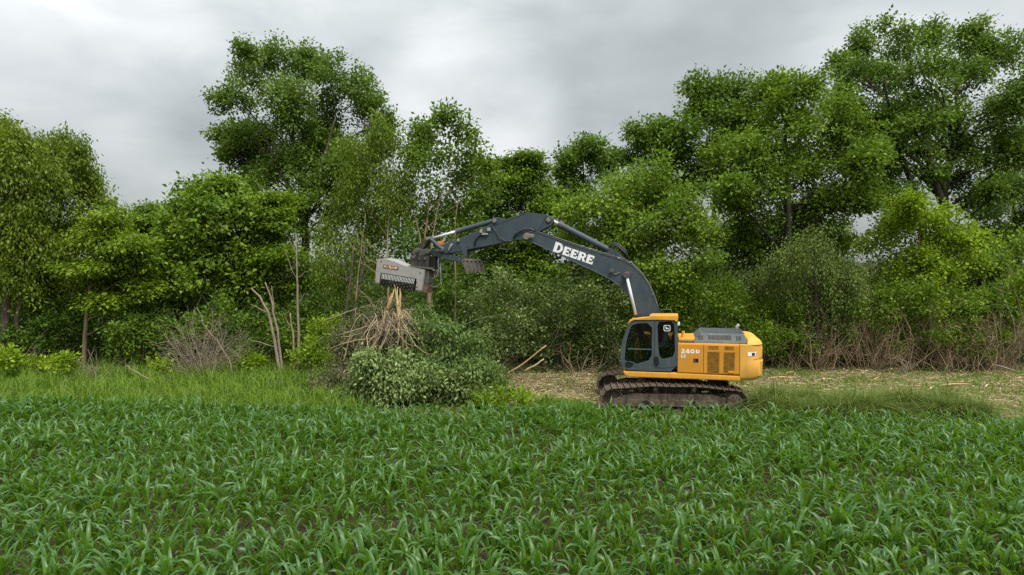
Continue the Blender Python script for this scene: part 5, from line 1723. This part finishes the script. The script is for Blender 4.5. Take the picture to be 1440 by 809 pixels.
# lettering on the side plate
a0, a1 = zp(437, 330, BV + 0.004), zp(682, 414, BV + 0.004)
ax = (a1 - a0).normalized()
ay = Vector((ax.z, 0, -ax.x)) if ax.x < 0 else Vector((-ax.z, 0, ax.x))
sz_ = (a1 - a0).length / 4.72
letters('D', boom, sz_ * 1.16, a0, ax, ay, 'white', 0.006, 0.07, 1.0)
letters('EERE', boom, sz_, a0 + ax * sz_ * 1.16, ax, ay, 'white', 0.006, 0.07, 1.04)


def cylinder(name, a, b, c, r_b, r_r, vs, seg=16):
    """barrel a->b, rod b->c at each offset in vs"""
    for vv in vs:
        A, B, C = (Vector((p[0], vv, p[1])) for p in (a, b, c))
        d = (B - A).normalized()
        o = part(name, 'boom', EX, lambda mb: mb.tube([A, B], r_b, seg), smooth=False, bevel=0.008)
        part('rod', 'rod', o, lambda mb: mb.tube([B - d * 0.05, C], r_r, 12), smooth=True)
        part('gland', 'darksteel', o, lambda mb: mb.tube([B - d * 0.14, B + d * 0.03], r_b * 1.14, seg), bevel=0.006)
        part('rod_eye', 'darksteel', o, lambda mb: mb.tube([C - Vector((0, 0.07, 0)), C + Vector((0, 0.07, 0))], r_r * 1.9, 14), bevel=0.006)


# boom cylinders both sides
ct = T(*Z3(903, 482), 0.42)
cbm = T(*Z3(968, 760), 0.42)
ctv = Vector(ct); cbv = Vector(cbm)
dn = (cbv - ctv).normalized()
cylinder('boom_cylinder', tuple(cbv + dn * 1.35), tuple(cbv + dn * 0.05), ct, 0.085, 0.052, (0.42, -0.42))
# arm cylinder on top of the boom
cylinder('arm_cylinder', T(*Z3(806, 330), 0.0), T(*Z3(478, 160), 0.0), T(*Z3(415, 128), 0.0), 0.105, 0.062, (0.0,), 20)
part('cylinder_bracket', 'boom', boom, lambda mb: (mb.prism(poly([(770, 352), (792, 318), (828, 316), (905, 385), (880, 392)], 0.14, Z3), 0.12, 0.15), mb.prism(poly([(770, 352), (792, 318), (828, 316), (905, 385), (880, 392)], 0.14, Z3), -0.15, -0.12)))
for k, (h_, vv) in enumerate(((0.0, 0.06), (0.05, -0.06), (0.09, 0.16))):
    p0, p1, p2, p3 = zp(790, 306, vv), zp(850, 300, vv), zp(900, 345, vv), zp(925, 402, vv)
    part('boom_hose', 'hose', boom, lambda mb: mb.tube([p0, p0.lerp(p1, 0.5) + Vector((0, 0, 0.06 + h_)), p1 + Vector((0, 0, h_)), p2 + Vector((0, 0, h_)), p3], 0.025, 7), smooth=True)

# --- arm
AV = 0.20
arm_px = [(693, 310), (697, 305.5), (703, 306), (711, 308.5), (741, 298.8), (768, 302), (777, 306.5), (779, 311.5), (775, 317), (765, 322), (757, 327), (750, 334), (740, 338.5), (727, 337.5), (712, 340.5), (685, 346), (658, 351), (635, 356), (624, 356), (618.5, 351),
          (622, 344.5), (640, 337), (658, 330.5), (677, 322.5), (690, 315)]
arm = part('arm', 'boom', EX, lambda mb: mb.prism([T(x, y, AV) for x, y in arm_px], -AV, AV), bevel=0.012)


def ap(px, py, v):
    q = T(px, py, v)
    return Vector((q[0], v, q[1]))


for (x, y, r_, w_) in ((771.5, 309.5, 0.075, 0.06), (695.5, 310.5, 0.075, 0.06), (621.5, 350.5, 0.085, 0.10)):
    q = ap(x, y, AV)
    part('pin', 'pin', arm, lambda mb: mb.tube([(q.x, -AV - w_, q.z), (q.x, AV + w_, q.z)], r_, 16), bevel=0.01)
    part('pin_boss', 'boom', arm, lambda mb: mb.tube([(q.x, -AV - 0.02, q.z), (q.x, AV + 0.02, q.z)], r_ * 1.6, 20), bevel=0.008)
part('weld_seam', 'black', arm, lambda mb: mb.tube([ap(769, 303, AV + 0.001), ap(757, 325, AV + 0.001)], 0.008, 5))
part('weld_seam', 'black', arm, lambda mb: mb.tube([ap(693, 318, AV + 0.001), ap(741, 300, AV + 0.001)], 0.007, 5))
part('weld_seam', 'black', arm, lambda mb: mb.tube([ap(690, 322, AV + 0.001), ap(695, 343, AV + 0.001)], 0.007, 5))
part('arm_hose', 'hose', arm, lambda mb: mb.tube([ap(690, 315, AV + 0.03), ap(697, 325, AV + 0.05), ap(703, 335, AV + 0.05), ap(712, 340, AV + 0.03), ap(722, 338, AV + 0.03)], 0.02, 6), smooth=True)
part('arm_hose', 'hose', arm, lambda mb: mb.tube([ap(668, 346, AV + 0.02), ap(668, 338, AV + 0.05), ap(674, 331, AV + 0.05), ap(682, 327, AV + 0.04)], 0.028, 6), smooth=True)
part('elbow_hose', 'hose', arm, lambda mb: mb.tube([ap(722, 335, 0.25), ap(726, 328, 0.27), ap(735, 323, 0.27), ap(746, 322, 0.27), ap(754, 326, 0.25)], 0.035, 7), smooth=True)
part('elbow_hose', 'hose', arm, lambda mb: mb.tube([ap(700, 341, 0.1), ap(705, 350, 0.12), ap(714, 352, 0.12), ap(724, 347, 0.1), ap(729, 338, 0.1)], 0.03, 7), smooth=True)
for (x, y, w_, h_) in ((677, 325.5, 0.09, 0.12), (688, 323, 0.11, 0.12), (682.5, 329.5, 0.22, 0.06), (645, 338, 0.07, 0.10)):
    q = ap(x, y, AV)
    part('valve_block', 'mulch_white', arm, lambda mb: mb.box((q.x, AV + 0.05, q.z), (w_, 0.09, h_)), bevel=0.012)
part('arm_pipe', 'mulch_white', arm, lambda mb: mb.tube([ap(631, 352, AV + 0.05), ap(634, 346, AV + 0.06), ap(636, 343, AV + 0.06)], [0.03, 0.045, 0.03], 8))
part('thumb_bracket', 'boom', arm, lambda mb: mb.prism([T(*Z7(x, y), 0.1) for x, y in ((430, 400), (505, 400), (495, 520), (462, 520))], -0.12, AV + 0.03), bevel=0.01)
part('bracket_tip', 'rustred', arm, lambda mb: mb.box((ap(655, 359, 0.1).x, 0.05, ap(655, 359, 0.1).z), (0.11, 0.30, 0.09)), bevel=0.01)
cylinder('thumb_cylinder', T(690, 345, 0.0), T(655, 353, 0.0), T(632, 358, 0.0), 0.07, 0.04, (0.0,))
cylinder('bucket_cylinder', T(695.5, 310.5, 0.0), T(643, 325.5, 0.0), T(606, 336, 0.0), 0.09, 0.052, (0.0,), 18)
for vv in (0.27, -0.27):
    part('tipping_link', 'boom', arm, lambda mb: mb.tube([ap(605, 336, vv), ap(621.5, 350.5, vv)], 0.07, 8))
part('bucket_link', 'blacksteel', arm, lambda mb: (mb.prism([T(x, y, 0.0) for x, y in ((602, 333), (608, 337), (594, 353), (586, 350))], -0.16, 0.16)), bevel=0.02)
q = ap(605, 336, 0.0)
part('link_pin', 'pin', arm, lambda mb: mb.tube([(q.x, -0.32, q.z), (q.x, 0.32, q.z)], 0.06, 14), bevel=0.008)
q = ap(617, 342, 0.2)
part('orange_block', 'orange', arm, lambda mb: mb.box((q.x, 0.0, q.z), (0.16, 0.25, 0.13)), bevel=0.02)

# --- mulching head (turned square to the machine's arm)
HV0, HV1 = -0.42, 0.38
ho = poly([(155, 250), (215, 240), (275, 246), (380, 276), (465, 312), (550, 345), (830, 400), (785, 690), (702, 683), (716, 525), (205, 440), (182, 594), (128, 590), (132, 480)], HV1, Z6)
head = plate('mulching_head', 'mulch_white', EX, ho, [], HV1 - 0.05, HV1)


def hp(x, y, v):
    q = T(*Z6(x, y), v)
    return Vector((q[0], v, q[1]))


back = [(155, 250), (215, 240), (300, 233), (400, 262), (500, 300), (610, 346), (830, 400), (785, 690), (820, 700), (850, 420), (150, 240)]
# shell behind the face: top skin, two cheek plates, back plate
skin = [ho[i] for i in range(0, 7)]


def skin_fn(mb):
    vs, fs = [], []
    for (x, z) in skin:
        vs += [(x, HV0, z + 0.01), (x, HV1 - 0.003, z), (x, HV0, z - 0.03), (x, HV1 - 0.003, z - 0.045)]
    for i in range(len(skin) - 1):
        b = i * 4
        fs += [(b, b + 1, b + 5, b + 4), (b + 2, b + 6, b + 7, b + 3), (b, b + 4, b + 6, b + 2), (b + 1, b + 3, b + 7, b + 5)]
    e = (len(skin) - 1) * 4
    fs += [(0, 2, 3, 1), (e, e + 1, e + 3, e + 2)]
    mb.add(vs, fs)


part('top_skin', 'mulch_white', head, skin_fn)
part('cheek_plate', 'mulch_white', head, lambda mb: mb.prism(poly([(150, 262), (178, 262), (182, 560), (128, 560)], HV1, Z6), HV0, HV1 - 0.052), bevel=0.006)
part('cheek_plate', 'mulch_white', head, lambda mb: mb.prism(poly([(800, 402), (832, 402), (790, 700), (758, 690)], HV1, Z6), HV0, HV1 - 0.052), bevel=0.006)
part('back_plate', 'rust', head, lambda mb: mb.prism(poly([(158, 262), (540, 350), (828, 405), (800, 560), (150, 430)], HV1, Z6), HV0, HV0 + 0.04))
part('skid_shoe', 'darksteel', head, lambda mb: mb.prism(poly([(84, 573), (184, 582), (186, 604), (150, 602)], HV1, Z6), HV0, HV1 + 0.01), bevel=0.006)
part('skid_shoe', 'darksteel', head, lambda mb: mb.prism(poly([(698, 683), (790, 690), (792, 716), (700, 706)], HV1, Z6), HV0, HV1 + 0.01), bevel=0.006)
part('drive_cover', 'darksteel', head, lambda mb: mb.prism(poly([(832, 408), (884, 418), (868, 600), (800, 610)], HV1, Z6), -0.3, 0.30), bevel=0.015)
part('drive_cover', 'rustdark', head, lambda mb: mb.prism(poly([(800, 612), (862, 604), (842, 735), (788, 720)], HV1, Z6), -0.3, 0.30), bevel=0.015)
# rotor with rows of cutters
ra, rb = hp(205, 545, 0.12), hp(708, 628, 0.12)
ra.y = rb.y = 0.10
rotor = part('rotor', 'blacksteel', head, lambda mb: mb.tube([ra, rb], 0.17, 20))
rd = (rb - ra)
rx = rd.normalized()
for k in range(24):
    cpt = ra + rd * ((k + 0.5) / 24)
    for j in range(5):
        an = 2 * math.pi * (j / 5) + k * 0.55
        e1 = Vector((0, 1, 0)); e2 = rx.cross(e1).normalized()
        dv = e1 * math.cos(an) + e2 * math.sin(an)
        part('cutter', 'darksteel', rotor, lambda mb: mb.box(cpt + dv * 0.195, (0.035, 0.05, 0.075), Matrix((rx, dv.cross(rx), dv)).transposed()))
# comb of light guard bars above the rotor
for k in range(22):
    t = (k + 0.4) / 22
    p0 = hp(222 + 478 * t, 452 + 78 * t, HV1 - 0.02)
    p1 = hp(236 + 464 * t - 22, 525 + 76 * t, HV1 - 0.02)
    part('comb_bar', 'white', head, lambda mb: mb.tube([p0, p1], [0.014, 0.011], 5))
part('comb_backing', 'black', head, lambda mb: mb.prism(poly([(206, 444), (716, 528), (712, 600), (202, 520)], HV1, Z6), 0.02, 0.06))
pl = part('name_plate', 'rust', head, lambda mb: mb.prism(poly([(242, 322), (464, 356), (456, 404), (236, 372)], HV1, Z6), HV1 + 0.002, HV1 + 0.012))
for (x0, x1, o_) in ((256, 266, 0), (272, 284, 0), (300, 306, 0), (326, 350, -6), (338, 362, 12), (376, 384, 0), (392, 404, 0), (414, 438, 0)):
    sl = (x0 - 242) * 0.153
    part('worn_letter', 'palewood', pl, lambda mb: mb.prism(poly([(x0, 335 + sl + o_), (x1, 337 + sl + o_), (x1 - 2, 362 + sl + o_), (x0 - 2, 360 + sl + o_)], HV1, Z6), HV1 + 0.013, HV1 + 0.017))
for (x, y) in ((718, 570), (722, 640), (770, 440), (215, 275)):
    q = hp(x, y, HV1)
    part('bolt', 'rust', head, lambda mb: mb.tube([(q.x, HV1 - 0.01, q.z), (q.x, HV1 + 0.02, q.z)], 0.025, 8))
part('base_plate', 'darksteel', head, lambda mb: mb.prism(poly([(612, 342), (940, 372), (945, 398), (612, 362)], 0.3, Z6), -0.38, 0.36), bevel=0.008)
part('mount_box', 'blacksteel', head, lambda mb: mb.prism(poly([(636, 205), (890, 200), (884, 372), (628, 345)], 0.32, Z6), 0.26, 0.32), bevel=0.01)
part('mount_box', 'blacksteel', head, lambda mb: mb.prism(poly([(636, 205), (960, 205), (955, 380), (628, 345)], 0.32, Z6), -0.36, -0.30), bevel=0.01)
part('mount_back', 'black', head, lambda mb: mb.prism(poly([(850, 205), (962, 205), (955, 380), (850, 372)], 0.32, Z6), -0.29, 0.15), bevel=0.01)
part('mount_ears', 'darksteel', head, lambda mb: mb.prism(poly([(655, 180), (668, 120), (720, 88), (790, 108), (860, 100), (915, 120), (910, 185), (780, 200)], 0.2, Z6), -0.25, 0.25), bevel=0.015)
for (x, y, r_) in ((726, 125, 0.075), (878, 136, 0.085), (678, 222, 0.06), (845, 243, 0.05), (760, 246, 0.035)):
    q = hp(x, y, 0.3)
    part('mount_pin', 'darksteel', head, lambda mb: mb.tube([(q.x, -0.38, q.z), (q.x, 0.36, q.z)], r_, 16), bevel=0.008)
# thumb: beam and curved tines
thb = part('thumb', 'boom', EX, lambda mb: mb.prism([T(*Z7(x, y), 0.1) for x, y in ((96, 440), (150, 452), (240, 490), (330, 505), (485, 540), (478, 592), (380, 572), (262, 548), (150, 512), (96, 490))], -0.06, 0.16), bevel=0.015)
for k in range(5):
    vv = 0.34 - k * 0.16
    dx = k * 28
    pr = [Z7(x + dx, y) for x, y in ((455, 545), (482, 548), (505, 575), (522, 620), (535, 690), (505, 695), (488, 640), (468, 595))]
    part('tine', 'thumb', thb, lambda mb: mb.prism(smooth_poly([T(x, y, 0.1) for x, y in pr]), vv - 0.03, vv + 0.03), bevel=0.006)
part('tine_bar', 'thumb', thb, lambda mb: mb.tube([ap(*Z7(475, 560), 0.1) + Vector((0, 0.27, 0)), ap(*Z7(590, 566), 0.1) + Vector((0, -0.43, 0))], 0.06, 10))
# loose hoses at the head
for k, pts_ in enumerate((((617, 362), (616, 370), (617, 380), (614.5, 388), (609, 392), (602.8, 392.8)), ((619, 372), (620, 388), (620, 396), (617, 402), (611, 404), (603.5, 402)), ((611, 360), (613, 372), (612, 384), (606, 390), (602, 388)))):
    part('head_hose', 'greyhose', head, lambda mb: mb.tube([ap(x, y, 0.12 - 0.1 * k) for x, y in pts_], 0.024, 7), smooth=True)


# ------------------------------------------------------------------ the operator in the cab
def operator():
    seat_z = zf + 0.50
    root = EC + Vector((0, 0, 0))
    J = {}
    def w(u, v, z): return Vector((u, v, z))
    vm = vm_
    nodes = [
        ('pelvis', (0.08, 0, 0.06), 0.155), ('belly', (0.04, 0, 0.24), 0.145), ('chest', (0.03, 0, 0.42), 0.160), ('neck', (0.05, 0, 0.58), 0.062), ('head0', (0.075, 0, 0.66), 0.075), ('head1', (0.085, 0, 0.75), 0.098), ('head2', (0.07, 0, 0.83), 0.075),
        ('hipL', (0.10, 0.09, 0.03), 0.10), ('kneeL', (0.54, 0.13, 0.06), 0.072), ('footL', (0.66, 0.13, -0.36), 0.048), ('toeL', (0.84, 0.13, -0.41), 0.04),
        ('hipR', (0.10, -0.09, 0.03), 0.10), ('kneeR', (0.54, -0.13, 0.06), 0.072), ('footR', (0.66, -0.13, -0.36), 0.048), ('toeR', (0.84, -0.13, -0.41), 0.04),
        ('shL', (0.03, 0.19, 0.48), 0.075), ('elL', (0.08, 0.27, 0.20), 0.052), ('haL', (0.36, 0.31, 0.16), 0.036), ('fiL', (0.45, 0.325, 0.17), 0.030),
        ('shR', (0.03, -0.19, 0.48), 0.075), ('elR', (0.08, -0.27, 0.20), 0.052), ('haR', (0.36, -0.31, 0.16), 0.036), ('fiR', (0.45, -0.325, 0.17), 0.030)]
    idx = {n[0]: i for i, n in enumerate(nodes)}
    E = [('pelvis', 'belly'), ('belly', 'chest'), ('chest', 'neck'), ('neck', 'head0'), ('head0', 'head1'), ('head1', 'head2'), ('pelvis', 'hipL'), ('hipL', 'kneeL'), ('kneeL', 'footL'), ('footL', 'toeL'),
         ('pelvis', 'hipR'), ('hipR', 'kneeR'), ('kneeR', 'footR'), ('footR', 'toeR'), ('chest', 'shL'), ('shL', 'elL'), ('elL', 'haL'), ('haL', 'fiL'), ('chest', 'shR'), ('shR', 'elR'), ('elR', 'haR'), ('haR', 'fiR')]
    me = bpy.data.meshes.new('person')
    me.from_pydata([n[1] for n in nodes], [(idx[a], idx[b]) for a, b in E], [])
    o = bpy.data.objects.new('person', me)
    col.objects.link(o)
    md = o.modifiers.new('skin', 'SKIN')
    md.use_smooth_shade = True
    for i, n in enumerate(nodes):
        sv = me.skin_vertices[0].data[i]
        sv.radius = (n[2], n[2])
        sv.use_root = (i == 0)
    sub = o.modifiers.new('sub', 'SUBSURF')
    sub.levels = sub.render_levels = 1
    m, wn = material('operator_body')
    tc = wn.n('ShaderNodeTexCoord')
    s = wn.n('ShaderNodeSeparateXYZ', {0: tc.outputs['Object']})
    zz = s.outputs[2]
    c = wn.mix(wn.math('GREATER_THAN', zz, 0.12), (0.04, 0.05, 0.08, 1), (0.33, 0.38, 0.38, 1))
    c = wn.mix(wn.math('GREATER_THAN', zz, 0.585), c, (0.42, 0.19, 0.12, 1))
    hand = wn.math('GREATER_THAN', wn.math('MULTIPLY', s.outputs[0], wn.math('GREATER_THAN', zz, 0.115)), 0.30)
    c = wn.mix(hand, c, (0.42, 0.19, 0.12, 1))
    p = wn.n('ShaderNodeBsdfPrincipled', {'Base Color': c, 'Roughness': 0.8})
    wn.n('ShaderNodeOutputMaterial', {'Surface': p.outputs[0]})
    me.materials.append(m)
    o.location = EC + FW * 0.02 + LF * vm + Vector((0, 0, seat_z))
    o.rotation_euler = (0, 0, R(180 - UP_YAW))
    tag(o, 'operator in a grey shirt seated behind the tinted cab glass', 'person')
    mb = MB()
    mb.tube([(0.06, 0, 0.80), (0.055, 0, 0.86), (0.05, 0, 0.90)], [0.112, 0.098, 0.03], 14)
    mb.prism([(0.14, 0.80), (0.27, 0.785), (0.27, 0.795), (0.14, 0.825)], -0.07, 0.07)
    mb.build('cap', M['vest'], o, smooth=True)
    f = MB()
    f.prism([(0.17, 0.76), (0.205, 0.715), (0.165, 0.705)], -0.014, 0.014)
    f.build('nose', M['skin'], o)
    for s_i in (1, -1):
        e = MB()
        e.tube([(0.172, s_i * 0.035, 0.765), (0.186, s_i * 0.035, 0.765)], 0.012, 8)
        e.build('eye', M['hair'], o)
        e = MB()
        e.tube([(0.07, s_i * 0.088, 0.745), (0.075, s_i * 0.108, 0.75)], [0.03, 0.026], 8)
        e.build('ear', M['skin'], o)
        for k in range(5):
            fg = MB()
            x = 0.45 + (0.0 if k == 4 else 0.02)
            y = s_i * (0.325 + (0.0 if k == 4 else 0.0))
            zf_ = 0.195 - k * 0.018 if k < 4 else 0.20
            fg.tube([(x - 0.03, y - s_i * 0.02, zf_), (x + 0.025 - abs(k - 1) * 0.004, y - s_i * 0.012, zf_), (x + 0.03, y + s_i * 0.018, zf_ - 0.004)] if k < 4 else [(x - 0.05, y - s_i * 0.02, 0.19), (x - 0.01, y - s_i * 0.045, 0.205), (x + 0.015, y - s_i * 0.03, 0.21)], [0.010, 0.009, 0.007], 6)
            fg.build('finger', M['skin'], o, smooth=True)
    m_ = MB()
    m_.box((0.176, 0, 0.69), (0.01, 0.045, 0.008))
    m_.build('mouth', M['rustred'], o)


operator()
